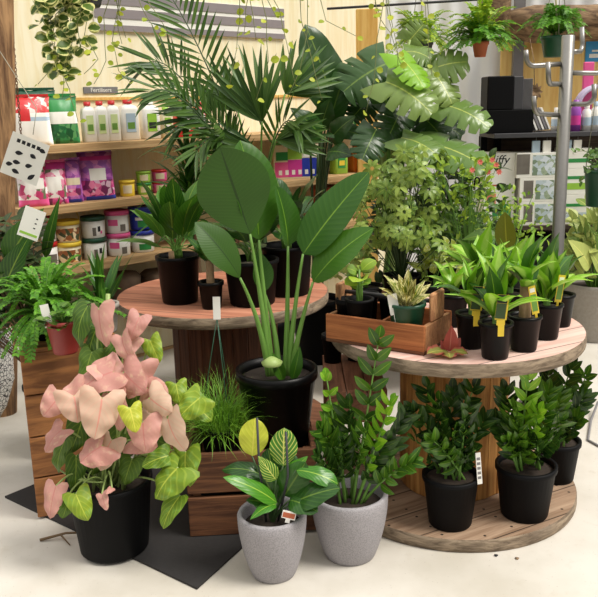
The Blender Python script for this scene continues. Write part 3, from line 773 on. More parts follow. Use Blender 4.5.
# ------------------------------------------------------------------ ZZ plants on the spool base
g = 'ZZ plants in black pots on the spool base'
BZ = 0.0505
def zzblack(label, bx, by, rt, rb, h, tips, dy=0.0):
    c = at(bx, by, z=BZ); c.y += dy
    t = thing('potted_zz_plant', label, 'potted plant', c, 0, g)
    f = pot(t, rt, rb, h, 'black', 'soil', 0.02, 0.006, 0.9)
    for (tx, ty, d, lift, pairs, ll, lw, mt) in tips:
        a = V((rng.uniform(-0.05, 0.05), rng.uniform(-0.05, 0.05), f - 0.005))
        zzfrond(t, a, at(tx, ty, y=c.y + d) - c, lift, pairs, ll, lw, mt, t0=0.22, n=8, tipl=0.7)
    return t, c, f
K, Z, N = 'l_zzdk', 'l_zz', 'l_zznew'
t, c, f = zzblack('ZZ plant in black pot at left on the spool base, price tag beside', 450, 522, 0.098, 0.078, 0.195, [
    (428, 388, 0.0, 0.0, 9, .08, .038, K), (412, 410, -0.03, 0.03, 9, .075, .036, K), (474, 388, 0.02, 0.0, 9, .08, .038, K), (452, 392, 0.04, 0.0, 8, .085, .04, K),
    (440, 402, -0.04, 0.02, 8, .075, .04, Z), (466, 408, -0.05, 0.02, 8, .075, .038, K), (415, 440, -0.05, 0.04, 7, .08, .036, K), (486, 420, 0.0, 0.03, 8, .075, .036, K), (455, 430, -0.07, 0.02, 7, .07, .04, Z), (432, 440, -0.08, 0.03, 7, .07, .038, Z), (476, 450, -0.07, 0.03, 6, .065, .036, K)])
o, mm = tagcard(t, at(480, 484, y=c.y - 0.07) - c, (-0.09, 0, 1), (0.1, -1, 0), 0.018, 0.12, 'white', 'price_tag', tip=False)
mark(o, mm, [(-0.006, 0.02 + 0.018 * k, 0.006, 0.03 + 0.018 * k) for k in range(5)], 'grey', 'printed_lines')
zzblack('ZZ plant in black pot at the right front of the spool base', 524, 513, 0.106, 0.086, 0.20, [
    (528, 376, -0.05, 0.0, 9, .085, .036, N), (505, 392, 0.0, 0.02, 9, .08, .036, K), (548, 392, 0.0, 0.02, 9, .08, .036, Z), (515, 410, -0.06, 0.02, 8, .08, .036, Z), (540, 412, -0.07, 0.02, 8, .08, .038, N),
    (494, 420, 0.0, 0.04, 8, .07, .034, K), (560, 420, -0.02, 0.04, 8, .07, .036, Z), (520, 430, -0.08, 0.0, 7, .08, .038, Z), (552, 440, -0.06, 0.03, 7, .075, .04, K), (530, 395, 0.05, 0.0, 9, .09, .038, K), (508, 440, -0.07, 0.03, 7, .07, .036, Z), (536, 440, -0.08, 0.02, 6, .07, .04, K)])
zzblack('ZZ plant in black pot tucked behind at the right rim of the spool base', 556, 478, 0.085, 0.068, 0.17, [
    (572, 366, 0.02, 0.0, 9, .085, .036, K), (548, 372, 0.05, 0.0, 9, .08, .036, K), (586, 376, 0.02, 0.02, 9, .08, .034, Z), (584, 398, 0.0, 0.03, 8, .075, .034, K), (560, 396, -0.03, 0.02, 8, .075, .036, Z), (578, 420, -0.03, 0.03, 7, .07, .034, Z), (566, 425, -0.04, 0.02, 7, .07, .034, K)])

# ------------------------------------------------------------------ on the right spool's top
TZ = RH + 0.0008
p0 = at(326, 341, z=TZ); p1 = at(424, 356, z=TZ)
ex = (p1 - p0); CL = ex.length; ang = math.atan2(ex.y, ex.x)
CW_, CH_ = 0.25, 0.105
t = thing('tool_caddy', 'orange wooden tool caddy with dowel handle on the right spool', 'caddy', p0, ang)
s = MB(); s.box((0, 0, 0.012), (CL, 0.014, CH_), None, 0.002); s.build('front_board', M['caddy'], t, False)
s = MB(); s.box((0, CW_ - 0.014, 0.012), (CL, CW_, CH_), None, 0.002); s.build('back_board', M['caddy'], t, False)
s = MB(); s.box((0, 0, 0), (CL, CW_, 0.0118), None, 0.001); s.build('bottom_board', M['crate'], t, False)
for x in (0.0, CL - 0.016):
    s = MB(); s.box((x, 0.0145, 0.012), (x + 0.016, CW_ - 0.0145, CH_ - 0.004), None, 0.002)
    s.box((x, CW_ / 2 - 0.055, CH_ - 0.004), (x + 0.016, CW_ / 2 + 0.055, CH_ + 0.10), None, 0.01); s.build('end_board', M['caddyend'], t, False)
s = MB(); s.box((CL * 0.52, 0.0145, 0.012), (CL * 0.52 + 0.01, CW_ - 0.0145, CH_ - 0.012)); s.build('divider', M['caddy'], t, False)
s = MB(); s.tube([V((0.016, CW_ / 2, CH_ + 0.06)), V((CL - 0.0165, CW_ / 2, CH_ + 0.06))], 0.008, 0.008, 10); s.build('dowel_handle', M['dkgrey'], t)
cm = Matrix.Rotation(ang, 4, 'Z'); cm.translation = p0
def incad(u, v, z=0.0125): return cm @ V((u, v, z))
# green pot with a cream-splashed plant
c = incad(CL * 0.76, 0.062)
t = thing('potted_croton', 'cream-splashed small plant in a dark green pot inside the caddy', 'potted plant', c)
f = pot(t, 0.064, 0.046, 0.155, 'dkgreen', 'perlite', 0.012, 0.004)
lf = MB(); 
for k in range(30):
    a = rng.uniform(0, 2 * PI); el = rng.uniform(0.4, 1.3); L_ = rng.uniform(0.07, 0.12)
    d = V((math.cos(a) * math.cos(el), math.sin(a) * math.cos(el), math.sin(el)))
    b0 = V((0, 0, f)) + d * rng.uniform(0.01, 0.05)
    lf.leaf(b0, b0 + d * L_, V((0, 0, 1)) + V((0, -0.5, 0)), 0.034, lance, 0.08, 0.25, 6, 2)
lf.build('foliage', M['l_croton'], t)
tagcard(t, V((-0.045, -0.035, f - 0.01)), (-0.18, 0, 1), (0.1, -1, 0.1), 0.034, 0.075, 'white', tip=True)
# seedling in small black pot
c = incad(CL * 0.28, 0.06)
t = thing('potted_seedling', 'leggy green seedling in a small black pot inside the caddy', 'potted plant', c)
f = pot(t, 0.05, 0.036, 0.15, 'black', 'soil', 0.012, 0.004)
s = MB(); lf = MB()
for (dx, h_, y_) in ((0.0, .13, 0), (0.012, .09, 0.01), (-0.012, .10, -0.005)): s.tube([V((dx * .4, y_, f - .01)), V((dx, y_, f + h_))], 0.006, 0.004, 6)
for k in range(16):
    a = rng.uniform(0, 2 * PI); d = V((math.cos(a), math.sin(a), rng.uniform(-0.1, 0.5))); b0 = V((0, 0, f + rng.uniform(0.07, 0.13)))
    e = b0 + d * rng.uniform(0.03, 0.075); lf.leaf(b0 + d * 0.01, e, V((0, -0.6, 1)), 0.055, roundl, 0.1, 0.1, 6, 2)
s.build('stems', M['stemgreen'], t); lf.build('foliage', M['l_bush'], t)
g2 = 'small empty black pots inside the caddy'
for (u, v, lab) in ((0.075, 0.19, 'small empty black pot at back left inside the caddy'), (0.05, 0.075, 'small empty black pot at front left inside the caddy'), (0.17, 0.19, 'small empty black pot behind the seedling inside the caddy')):
    tt = thing('empty_pot', lab, 'pot', incad(u, v), 0, g2)
    p = MB(); p.lathe([(0, 0), (0.03, 0), (0.04, 0.12), (0.044, 0.12), (0.044, 0.14), (0.037, 0.14), (0.027, 0.008), (0, 0.008)], 20); p.build('pot', M['black'], tt)

# dracaenas
def dleaf(t): return max(0.0, (0.3 + 0.75 * math.sin(PI * t ** 0.9)) * (1 - t ** 4))
g = 'dracaenas in black pots on the right spool'
def drac(label, bx, by, h=0.125, rt=0.056, cane=0.0, top=0.26, n=13, clip=None, card=None, LL=0.2, mat='l_drac', dark=0.3, w=0.042, seed=1):
    global rng
    keep = rng; rng = random.Random(seed)
    c = at(bx, by, z=TZ); c.y += rt * 0.8
    t = thing('potted_dracaena', label, 'potted plant', c, 0, g)
    f = pot(t, rt, rt * 0.8, h, 'blackgloss', 'soil', 0.012, 0.004, 0.9)
    s = MB(); cz = f + 0.03 + cane
    s.lathe([(0.013 if cane == 0 else 0.021, f - 0.01), (0.012 if cane == 0 else 0.02, cz), (0.008, cz + 0.004), (0, cz + 0.004)], 14); s.build('cane', M['cane' if cane else 'stemgreen'], t)
    for part, mt, cnt in (('foliage', mat, int(n * (1 - dark))), ('dark_foliage', 'l_dracdk', int(n * dark))):
        if not cnt: continue
        lf = MB()
        for k in range(cnt):
            a = 2 * PI * (k + (0.5 if part[0] == 'd' else 0)) / cnt + rng.uniform(-0.3, 0.3); el = rng.uniform(0.5, 1.4); L_ = LL * 1.3 * rng.uniform(0.75, 1.1)
            d = V((math.cos(a) * math.cos(el), math.sin(a) * math.cos(el), math.sin(el))); b0 = V((0, 0, cz + rng.uniform(-0.02, 0.02)))
            nn = V((-math.cos(a) * math.sin(el), -math.sin(a) * math.sin(el), math.cos(el)))
            lf.leaf(b0, b0 + d * L_, nn, w * 1.55 * rng.uniform(0.85, 1.15), dleaf, 0.06, 0.3, 10, 2, sag=0.30 * math.cos(el), wave=0.03)
        lf.build(part, M[mt], t)
    if clip:
        # yellow hang-tag hooked over the rim with its picture card
        cb = MB(); cb.box((-0.009, -rt - 0.008, h - 0.034), (0.012, -rt - 0.0055, h + 0.008), None, 0.001); cb.box((-0.014, -rt - 0.0075, h + 0.004), (0.014, -rt - 0.004, h + 0.022), None, 0.001)
        cb.build('yellow_clip', M['yellow'], t, False)
        o, mm = tagcard(t, V((0.0, -rt - 0.002, h + 0.022)), (0.1, 0, 1), (0.05, -1, 0.1), 0.04, 0.085, 'yellow', 'picture_card')
        mark(o, mm, [(-0.0198, 0.004, 0.014, 0.056)], 'stemdark', 'printed_picture'); mark(o, mm, [(-0.0198, 0.057, 0.014, 0.0848)], 'ink', 'printed_heading', 0.0013)
    if card:
        o, mm = tagcard(t, V((0.03, -rt * 0.5, h + 0.01)), card, (0.15, -1, 0.15), 0.026, 0.10, 'yellow', 'picture_card', tip=True)
        mark(o, mm, [(-0.010, 0.01, 0.010, 0.07)], 'stemgreen', 'printed_picture'); mark(o, mm, [(-0.009, 0.078, 0.009, 0.092)], 'paper', 'printed_heading', 0.0013)
    rng = keep
    return t
drac('dracaena in black pot with yellow tag, second pot in from the caddy', 474, 350, clip=True, n=13, seed=3, LL=.17)
drac('dracaena with yellow tag in the black pot nearest the spool rim', 498, 361, clip=True, n=14, seed=4, LL=.19)
drac('dracaena on a thick cut cane in black pot, picture card beside', 527, 353, cane=0.085, card=(-0.2, 0, 1), n=12, LL=.15, seed=5)
drac('broad upright dracaena in black pot with leaning yellow card, by right rim', 549, 341, h=0.13, card=(0.12, 0, 1), n=13, LL=.19, w=.055, seed=6)
drac('dracaena in black pot half hidden at the far right rim', 562, 328, n=10, LL=.16, seed=7, w=.04)
drac('dark-potted dracaena in the second row behind the cut cane one', 512, 325, n=13, LL=.19, seed=8)
drac('pale striped dracaena in black pot beside the caddy end board', 455, 328, n=10, LL=.15, seed=9, dark=0.0, w=.036)
drac('tall leafy dracaena at the back of the spool behind yellow tags', 482, 318, n=15, LL=.22, seed=10, w=.05, cane=0.0)
# begonia leaf rosette resting on the spool
c = at(447, 355, z=TZ)
t = thing('begonia_cutting', 'begonia cutting with rusty-red and grey leaves lying on the spool', 'cutting', c)
lf = MB(); lf.leaf(V((0.005, 0, 0.01)), V((-0.075, -0.03, 0.016)), (0, -0.2, 1), 0.07, roundl, 0.1, 0.15, 8, 3, wave=0.06); lf.leaf(V((0.005, -0.01, 0.012)), V((0.065, -0.035, 0.012)), (0, -0.2, 1), 0.055, roundl, 0.12, 0.15, 8, 3, wave=0.06)
lf.leaf(V((0, -0.005, 0.01)), V((0.0, -0.06, 0.006)), (0, -0.3, 1), 0.06, roundl, 0.15, 0.1, 8, 3, wave=0.06); lf.build('grey_leaves', M['l_begonia'], t)
lf = MB(); lf.leaf(V((0.01, 0.01, 0.01)), V((0.018, 0.02, 0.10)), (0, -1, 0.2), 0.055, ovate, 0.06, 0.3, 8, 3, wave=0.06); lf.leaf(V((0.015, 0.01, 0.01)), V((0.05, 0.02, 0.055)), (0, -1, 0.4), 0.04, ovate, 0.06, 0.2, 8, 3); lf.leaf(V((0.0, 0.01, 0.01)), V((-0.02, 0.015, 0.05)), (0, -1, 0.4), 0.03, ovate, 0.06, 0.2, 8, 3)
lf.build('red_leaves', M['l_begred'], t)
# ------------------------------------------------------------------ on the left spool's top
TZ = LH + 0.0008
def crown(root, n, z0, L, w, prof, mat, el=(0.3, 1.3), name='foliage', bend=0.06, fold=0.2, sag=0.2, spread=0.02, nt=8, ns=2, wave=0.02, stems=None, stemh=0.0, rs=0.004, azr=(0, 2 * PI), curl=0.15, sweep=0.0):
    """a rosette of blades around the middle of a pot, on leaf stalks when stemh > 0"""
    lf = MB(); st = MB()
    for k in range(n):
        a = azr[0] + (azr[1] - azr[0]) * (k + rng.uniform(0.1, 0.9)) / n; e = rng.uniform(*el); l = L * rng.uniform(0.75, 1.15)
        d = V((math.cos(a) * math.cos(e), math.sin(a) * math.cos(e), math.sin(e)))
        nn = V((-math.cos(a) * math.sin(e), -math.sin(a) * math.sin(e), math.cos(e)))
        b0 = V((rng.uniform(-spread, spread), rng.uniform(-spread, spread), z0)); s0 = b0
        if stemh:
            b0 = s0 + d * stemh * rng.uniform(0.5, 1.1) + V((0, 0, stemh * 0.25)); st.tube(bez(s0, s0 + V((0, 0, stemh * 0.5)), b0, 5), rs, rs * 0.6, 5)
        lf.leaf(b0, b0 + d * l, nn + rv(0.15), w * rng.uniform(0.8, 1.2), prof, bend, fold, nt, ns, sag=sag * math.cos(e), wave=wave, curl=curl, sweep=sweep)
    o = lf.build(name, M[mat], root)
    if stemh: st.build('leaf_stalks', M[stems or 'stemgreen'], root)
    return o
t, c, f = potted('potted_dieffenbachia', 'green dieffenbachia in black pot on the red-brown left spool top', 'potted plant', 179, 304, TZ, 0.095, 0.08, 0.215, 'blackgloss', dy=0.05)
crown(t, 18, f + 0.02, 0.27, 0.10, paddle, 'l_dieff', (0.2, 1.3), stemh=0.12, curl=0.4, fold=0.3)
crown(t, 5, f + 0.05, 0.26, 0.10, paddle, 'l_dieff', (0.9, 1.4), 'upper_leaves', stemh=0.08)
s = MB(); s.tube([V((-0.02, -0.05, f)), V((-0.02, -0.05, f + 0.06))], 0.014, 0.012, 8); s.build('cut_cane', M['cane'], t)
t, c, f = potted('potted_cane_plant', 'narrow black pot with a short cut cane beside the dieffenbachia', 'potted plant', 211, 310, TZ, 0.052, 0.042, 0.12, 'blackgloss', dy=0.04)
s = MB(); s.lathe([(0.018, f - 0.01), (0.017, f + 0.12), (0, f + 0.122)], 14); s.build('cane', M['cane'], t)
crown(t, 9, f + 0.11, 0.17, 0.05, lance, 'l_dracdk', (0.2, 1.2))
t, c, f = potted('potted_philodendron', 'dark-leaved plant in wide black pot, middle of the left spool', 'potted plant', 252, 306, TZ, 0.118, 0.10, 0.20, 'black', 'perlite', dy=0.06)
crown(t, 15, f + 0.02, 0.19, 0.10, paddle, 'l_phil', (0.1, 1.3), stemh=0.12)
t, c, f = potted('potted_philodendron', 'dark glossy-leaved plant in tall black pot at right of the left spool', 'potted plant', 288, 296, TZ, 0.115, 0.10, 0.23, 'black', dy=0.06)
crown(t, 20, f + 0.02, 0.20, 0.11, paddle, 'l_phil', (0.1, 1.35), stemh=0.16)

# ------------------------------------------------------------------ on the tall left crate, and left of it
t, c, f = potted('potted_ivy', 'small-leaved ivy in a maroon plastic pot on the tall crate', 'potted plant', 66, 352, LCT, 0.062, 0.045, 0.125, 'redpot', rim=0.014, lip=0.004)
lf = MB(); st = MB()
for k in range(46):
    a = rng.uniform(0, 2 * PI); r_ = rng.uniform(0.0, 0.09); p = V((r_ * math.cos(a), r_ * math.sin(a), f + rng.uniform(0.0, 0.07)))
    d = V((math.cos(a), math.sin(a), rng.uniform(-0.2, 0.6))); lf.leaf(p, p + d * 0.032, V((0, -0.5, 1)), 0.03, heart, 0.05, 0.15, 5, 2, sweep=heartsweep)
    st.tube([V((0, 0, f - 0.005)), p], 0.0015, 0.001, 4)
lf.build('foliage', M['l_bushdk'], t); st.build('stems', M['stemgreen'], t)
tagcard(t, V((-0.04, -0.035, f)), (-0.15, 0, 1), (0.1, -1, 0.1), 0.03, 0.085, 'white', tip=True)
def fern(root, base, n, L, lift, pairs, LL, LW, mat, el=(-0.5, 0.9), stem='stemgreen', squash=1.0, name='fronds', az=(0, 2 * PI)):
    lf = MB(); st = MB()
    for k in range(n):
        a = az[0] + (az[1] - az[0]) * (k + rng.uniform(0, 1)) / n; l = L * rng.uniform(0.65, 1.1); e = rng.uniform(*el)
        tip = V(base) + V((math.cos(a) * math.cos(e) * l, math.sin(a) * math.cos(e) * l * squash, math.sin(e) * l))
        frond(lf, st, base, tip, lift * rng.uniform(0.6, 1.2), pairs, LL, LW, 78, 0.12, None, 0.002, 8, 1, 2, 0.05, 0.0, prof=paddle, tipl=0.25)
    lf.build(name, M[mat], root); st.build('stalks', M[stem], root)
t, c, f = potted('potted_fern', 'bushy bright green fern in black pot on the tall crate', 'potted plant', 40, 345, LCT, 0.065, 0.05, 0.10, 'black', dy=0.10)
fern(t, V((0, 0, f)), 90, 0.25, 0.12, 20, 0.026, 0.014, 'l_fern', (-0.6, 1.1)); fern(t, V((0.06, 0.02, f)), 26, 0.24, 0.1, 18, 0.026, 0.013, 'l_fern', (-0.2, 0.7), name='side_fronds')
t, c, f = potted('potted_sansevieria', 'spiky strap-leaved plant in pale grey pot behind the pink plant', 'potted plant', 100, 338, LCT, 0.055, 0.045, 0.115, 'fibre', dy=0.1)
crown(t, 11, f, 0.26, 0.04, strap, 'l_dracdk', (0.7, 1.45), bend=0.02, fold=0.35, sag=0.05)
# patterned planter at the left edge, black pot next to it
c = at(-25, 424, z=0); c.y += 0.1
t = thing('patterned_planter', 'black and white patterned planter at the left edge of the floor', 'planter', c)
hz = at(-20, 328, y=c.y).z
p = MB(); p.lathe([(0, 0), (0.10, 0), (0.14, 0.06), (0.185, 0.2), (0.205, hz), (0.19, hz), (0.17, hz - 0.06), (0, hz - 0.06)], 40); p.build('pot', M['pattern'], t)
crown(t, 26, hz - 0.05, 0.24, 0.08, ovate, 'l_darkgrey', (0.2, 1.3), stemh=0.25)
c = at(54, 440, y=3.5); c.z = 0
t = thing('potted_shrub', 'dark leafy shrub in tall black pot behind the tall orange-brown crate', 'potted plant', c)
f = pot(t, 0.11, 0.09, 0.34, 'black')
lf = MB(); st = MB()
for k in range(480):
    a = rng.uniform(0, 2 * PI); u = rng.random(); r_ = 0.2 * math.sqrt(rng.random()); p = V((r_ * math.cos(a) - 0.16, r_ * math.sin(a) * 0.7, f + 0.3 + 0.52 * u))
    d = V((math.cos(a), math.sin(a), rng.uniform(-0.4, 0.6))); lf.leaf(p, p + d * rng.uniform(0.06, 0.11), V((0, -0.4, 1)) + rv(0.4), 0.035, lance, 0.08, 0.2, 5, 1)
    if k % 9 == 0: st.tube(bez(V((0, 0, f - .01)), V((p.x * .2, p.y * .2, (f + p.z) / 2)), p, 6), 0.005, 0.002, 5)
lf.build('foliage', M['l_darkgrey'], t); st.build('stems', M['stembrown'], t)
lf = MB()
for (ax, ay, tx, ty, w, d) in ((8, 262, 44, 208, .13, -0.1), (4, 290, 30, 235, .11, -0.15), (45, 258, 60, 196, .05, 0.0)):
    lf.leaf(at(ax, ay, y=c.y + d) - c, at(tx, ty, y=c.y + d - 0.05) - c, (0.3, -1, 0.6), w, ovate, 0.08, 0.2, 10, 3)
lf.build('broad_leaves', M['l_dieff'], t)
o, mm = tagcard(t, at(27, 238, y=c.y - 0.3) - c, (0.42, 0, 1), (0.1, -1, 0.2), 0.085, 0.125, 'white', 'hanging_price_tag')
mark(o, mm, [(-0.036, 0.012, 0.036, 0.022)], 'lime', 'printed_stripe'); mark(o, mm, [(0.012, 0.045 + 0.02 * k, 0.02, 0.05 + 0.02 * k) for k in range(3)], 'ink', 'printed_lines')
# rough post with the big card
pc = at(0, 200, y=4.02)
t = thing('timber_post', 'rough timber post at the left edge of the shelving', 'post', (pc.x - 0.005, 4.02, 0))
q0 = at(2, 130, y=4.02) - V((pc.x - 0.005, 4.02, 0)); q1 = at(1, 0, y=4.02) - V((pc.x - 0.005, 4.02, 0)); dq = (q1 - q0) / (q1.z - q0.z)
p = MB(); p.tube([q0 + dq * (z - q0.z) + V((0.004 * math.sin(z * 5), 0, 0)) for z in [0.0 + 0.28 * k for k in range(11)]], 0.066, 0.058, 14); p.build('post', M['post'], t)
cp = at(18, 179, y=3.55)
t = thing('plant_care_card', 'large tilted white plant card with leaf drawings at the left edge', 'card', cp)
o, mm = tagcard(t, V((0, 0, 0)), (0.45, 0, 1), (0.15, -1, 0.15), 0.165, 0.19, 'paper', 'card')
mark(o, mm, [(-0.055 + 0.022 * k, 0.152, -0.040 + 0.022 * k, 0.168) for k in range(5)], 'ink', 'printed_heading')
lf = MB()
for (x, z, a, l) in ((-0.03, 0.11, 0.2, .035), (0.03, 0.118, -0.3, .03), (-0.028, 0.068, 0.1, .034), (0.025, 0.072, 0.4, .032), (-0.02, 0.028, -0.2, .036), (0.05, 0.03, 0.9, .04), (-0.055, 0.05, 0.3, .03), (0.06, 0.155, -0.2, .03)):
    q = mm @ V((x, 0.0016, z)); dd = (mm.to_3x3() @ V((math.cos(a), 0, math.sin(a)))).normalized(); lf.leaf(q - dd * l / 2, q + dd * l / 2, -(mm.to_3x3() @ V((0, 1, 0))), 0.019, lance, 0, 0, 6, 1)
lf.build('printed_leaves', M['ink'], o)
s = MB(); s.tube([V((0.085, 0.004, 0.19)), V((0.05, 0.2, 0.3)), V((-0.18, 0.41, 0.6))], 0.002, 0.002, 5); s.build('string', M['rope'], t)

# ------------------------------------------------------------------ shelves on the left wall
SHM = Matrix((SE, SN, V((0, 0, 1)))).transposed().to_4x4()
zs = [atw(100, 142.5).z, atw(100, 201.5).z, atw(100, 262).z]
S0, S1 = sof(16, 140) , sof(392, 130)
for k, z in enumerate(zs):
    nm = ('top pine shelf board holding feed bags and white jugs', 'middle pine shelf board holding pink bags and small tubs', 'lowest pine shelf board holding stacked paint-size buckets')[k]
    b = MB(); b.box((S0, 0, z - 0.045), (S1, 0.335, z), None, 0.003)
    o = b.build('shelf_board', M['shelf'], None, False); o.matrix_world = SHM.copy(); o.matrix_world.translation = SO; tag(o, nm, 'shelf', 'pine shelf boards')
SROT = SA
def onshelf(px, k, off):
    z = zs[k] + 0.0006
    # along the shelf: where the pixel column meets the plane that stands off behind the front edge
    d = ray(px, {0: 142, 1: 200, 2: 260}[k]); o_ = SO + SN * off; t_ = (o_ - EYEV).dot(SN) / d.dot(SN); p = EYEV + d * t_
    return V((p.x, p.y, z)), p.y
def sz(px, dist): return px * dist / FPX * 0.985
def bag(label, px, k, wpx, hpx, base, panel, off=0.1, sub=None, group=None, lean=0.12, top=None):
    c, D = onshelf(px, k, off); w = sz(wpx, D) / 0.86; h = sz(hpx, D)
    t = thing('fertiliser_bag', label, 'bag', c, SROT * 0.6, group)
    m_ = MB(); nx_, nz_ = 8, 12; th = 0.045
    g = {}
    for sd in (-1, 1):
        for i in range(nz_ + 1):
            for j in range(nx_ + 1):
                u = j / nx_ * 2 - 1; v = i / nz_
                puff = th * (1 - u ** 4) * (math.sin(PI * min(1, v * 0.75 + 0.12)) ** 0.6) * (1 - v ** 8)
                y = sd * puff + lean * h * v + 0.004 * math.sin(9 * u + 7 * v)
                g[(sd, i, j)] = m_.add((u * w / 2 * (1 - 0.06 * math.sin(PI * v) + 0.03 * (v > 0.95)), y, v * h + 0.004 * (i == nz_) * math.sin(6 * u)), (j / nx_, v))
    for sd in (-1, 1):
        for i in range(nz_):
            for j in range(nx_):
                q = [g[(sd, i, j)], g[(sd, i, j + 1)], g[(sd, i + 1, j + 1)], g[(sd, i + 1, j)]]
                m_.face(q if sd < 0 else q[::-1])
    for i in range(nz_):
        m_.face([g[(-1, i, 0)], g[(-1, i + 1, 0)], g[(1, i + 1, 0)], g[(1, i, 0)]]); m_.face([g[(-1, i, nx_)], g[(1, i, nx_)], g[(1, i + 1, nx_)], g[(-1, i + 1, nx_)]])
    for j in range(nx_): m_.face([g[(-1, nz_, j)], g[(-1, nz_, j + 1)], g[(1, nz_, j + 1)], g[(1, nz_, j)]]); m_.face([g[(-1, 0, j)], g[(1, 0, j)], g[(1, 0, j + 1)], g[(-1, 0, j + 1)]])
    # printed panels follow the front of the bag
    mats = [M[base]] + [M[x[0]] for x in panel]
    for q, x in enumerate(panel):
        for fi, fc_ in enumerate(m_.f):
            if not all(i_ < (nz_ + 1) * (nx_ + 1) for i_ in fc_): continue
            uu = sum(m_.uv[i_][0] for i_ in fc_) / len(fc_); vv_ = sum(m_.uv[i_][1] for i_ in fc_) / len(fc_)
            if x[1] <= uu <= x[3] and x[2] <= vv_ <= x[4]: m_.fm[fi] = q + 1
    m_.build('bag', mats, t)
    s = MB(); s.box((-w / 2 * 0.98, lean * h - 0.004, h - 0.001), (w / 2 * 0.98, lean * h + 0.004, h + 0.012)); s.build('top_seal', M[top or base], t, False)
    return t
g = 'feed and fertiliser bags on the shelves'
bag('red and white fertiliser bag at the left end of the top shelf', 32, 0, 36, 47, 'paper', [('redprint', 0, .66, 1, 1), ('red', .0, .82, .5, 1), ('red', .3, .5, .55, .75), ('bluegrey', .55, .5, 1, .62)], 0.1, group=g, top='red')
bag('dark green bag with white band beside the red and white bag', 64, 0, 28, 46, 'greenprint', [('paper', .05, .42, .95, .66), ('green', 0, .68, 1, .9)], 0.12, group=g, top='green')
bag('green topped bag behind the red and white bag on the top shelf', 41, 0, 32, 52, 'dkgreen', [], 0.24, group=g)
bag('white bag with pink flower print at left of the middle shelf', 34, 1, 26, 42, 'rosepale', [('pink', 0, .0, 1, .16), ('paper', .2, .45, .9, .7)], 0.1, group=g)
bag('white and pink flowered bag, second on the middle shelf', 56, 1, 22, 42, 'rosepale', [('magenta', 0, .84, 1, 1), ('paper', .1, .35, .8, .7), ('rose', .1, 0, .95, .2)], 0.09, group=g, top='pink')
bag('slim mauve bag with rose print left of the purple bag', 74, 1, 17, 42, 'lilac', [('cream', .1, .42, .9, .62), ('rose', .1, .14, .9, .36), ('blue', .1, 0, .9, .12)], 0.1, group=g)
bag('large purple bag with white panel on the middle shelf', 99, 1, 30, 47, 'lilac', [('magenta', 0, .8, 1, .95), ('paper', .3, .44, .8, .64), ('rose', 0, .12, 1, .42), ('blue', .15, 0, .95, .1)], 0.1, group=g, top='purple')

def jug(label, px, k, wpx, hpx, body, cap, lab, lab2, off=0.12, group=None, cat='jug', name='spray_jug'):
    c, D = onshelf(px, k, off); w = sz(wpx, D) * 1.0; h = sz(hpx, D)
    t = thing(name, label, cat, c, SROT * 0.7, group)
    b = MB(); d_ = min(w, 0.09)
    prof = [(0, 0), (0.46, 0), (0.5, 0.02), (0.5, 0.74), (0.42, 0.83), (0.2, 0.88), (0.16, 0.9), (0.16, 0.93), (0, 0.93)]
    mt = Matrix.Diagonal((w, d_, h, 1)); b.lathe(prof, 32, (0, 0, 0), mat=mt, sq=0.8); b.build('body', M[body], t)
    q = MB(); q.lathe([(0.26, 0.9), (0.26, 1.0), (0, 1.0)], 16, mat=Matrix.Diagonal((max(w, .06), max(d_, .06), h, 1))); q.build('cap', M[cap], t)
    l = MB(); l.box((-w * 0.26, -d_ * 0.5 - 0.003, h * 0.2), (w * 0.26, -d_ * 0.48, h * 0.66)); lo_ = l.build('label', M[lab], t, False)
    l = MB(); l.box((-w * 0.2, -d_ * 0.5 - 0.0042, h * 0.28), (w * 0.2, -d_ * 0.5 - 0.0032, h * 0.44)); l.build('printed_picture', M[lab2], lo_, False)
    return t
g = 'white concentrate jugs on the top shelf'; M['palelime'] = plain('pale_lime_label', (206, 222, 160), 0.5)
for i, (px, lab) in enumerate(((90, 'white jug with red cap at the left end of the jug row'), (102, 'second white jug with red cap from the green bag'), (114, 'third white jug with red cap from the green bag'), (130, 'wider white jug with red cap in the middle of the jug row'))):
    jug(lab, px, 0, 13 if i < 3 else 18, 39, 'white', 'red', 'palelime' if i < 3 else 'bluegrey', 'stemgreen', group=g)
jug('white jug with lime green label, right end of the jug row', 151, 0, 18, 37, 'white', 'white', 'lime', 'ink', group=g)
jug('pale green bottle between the jugs and red spray bottle', 167, 0, 12, 30, 'cream', 'lime', 'lime', 'white', name='bottle', cat='bottle')
jug('red spray bottle at the right of the jug row', 184, 0, 17, 33, 'red', 'red', 'paper', 'red', name='spray_bottle', cat='bottle')
jug('second red bottle behind the palm leaflets on top shelf', 200, 0, 14, 33, 'red', 'red', 'paper', 'red', name='spray_bottle', cat='bottle')
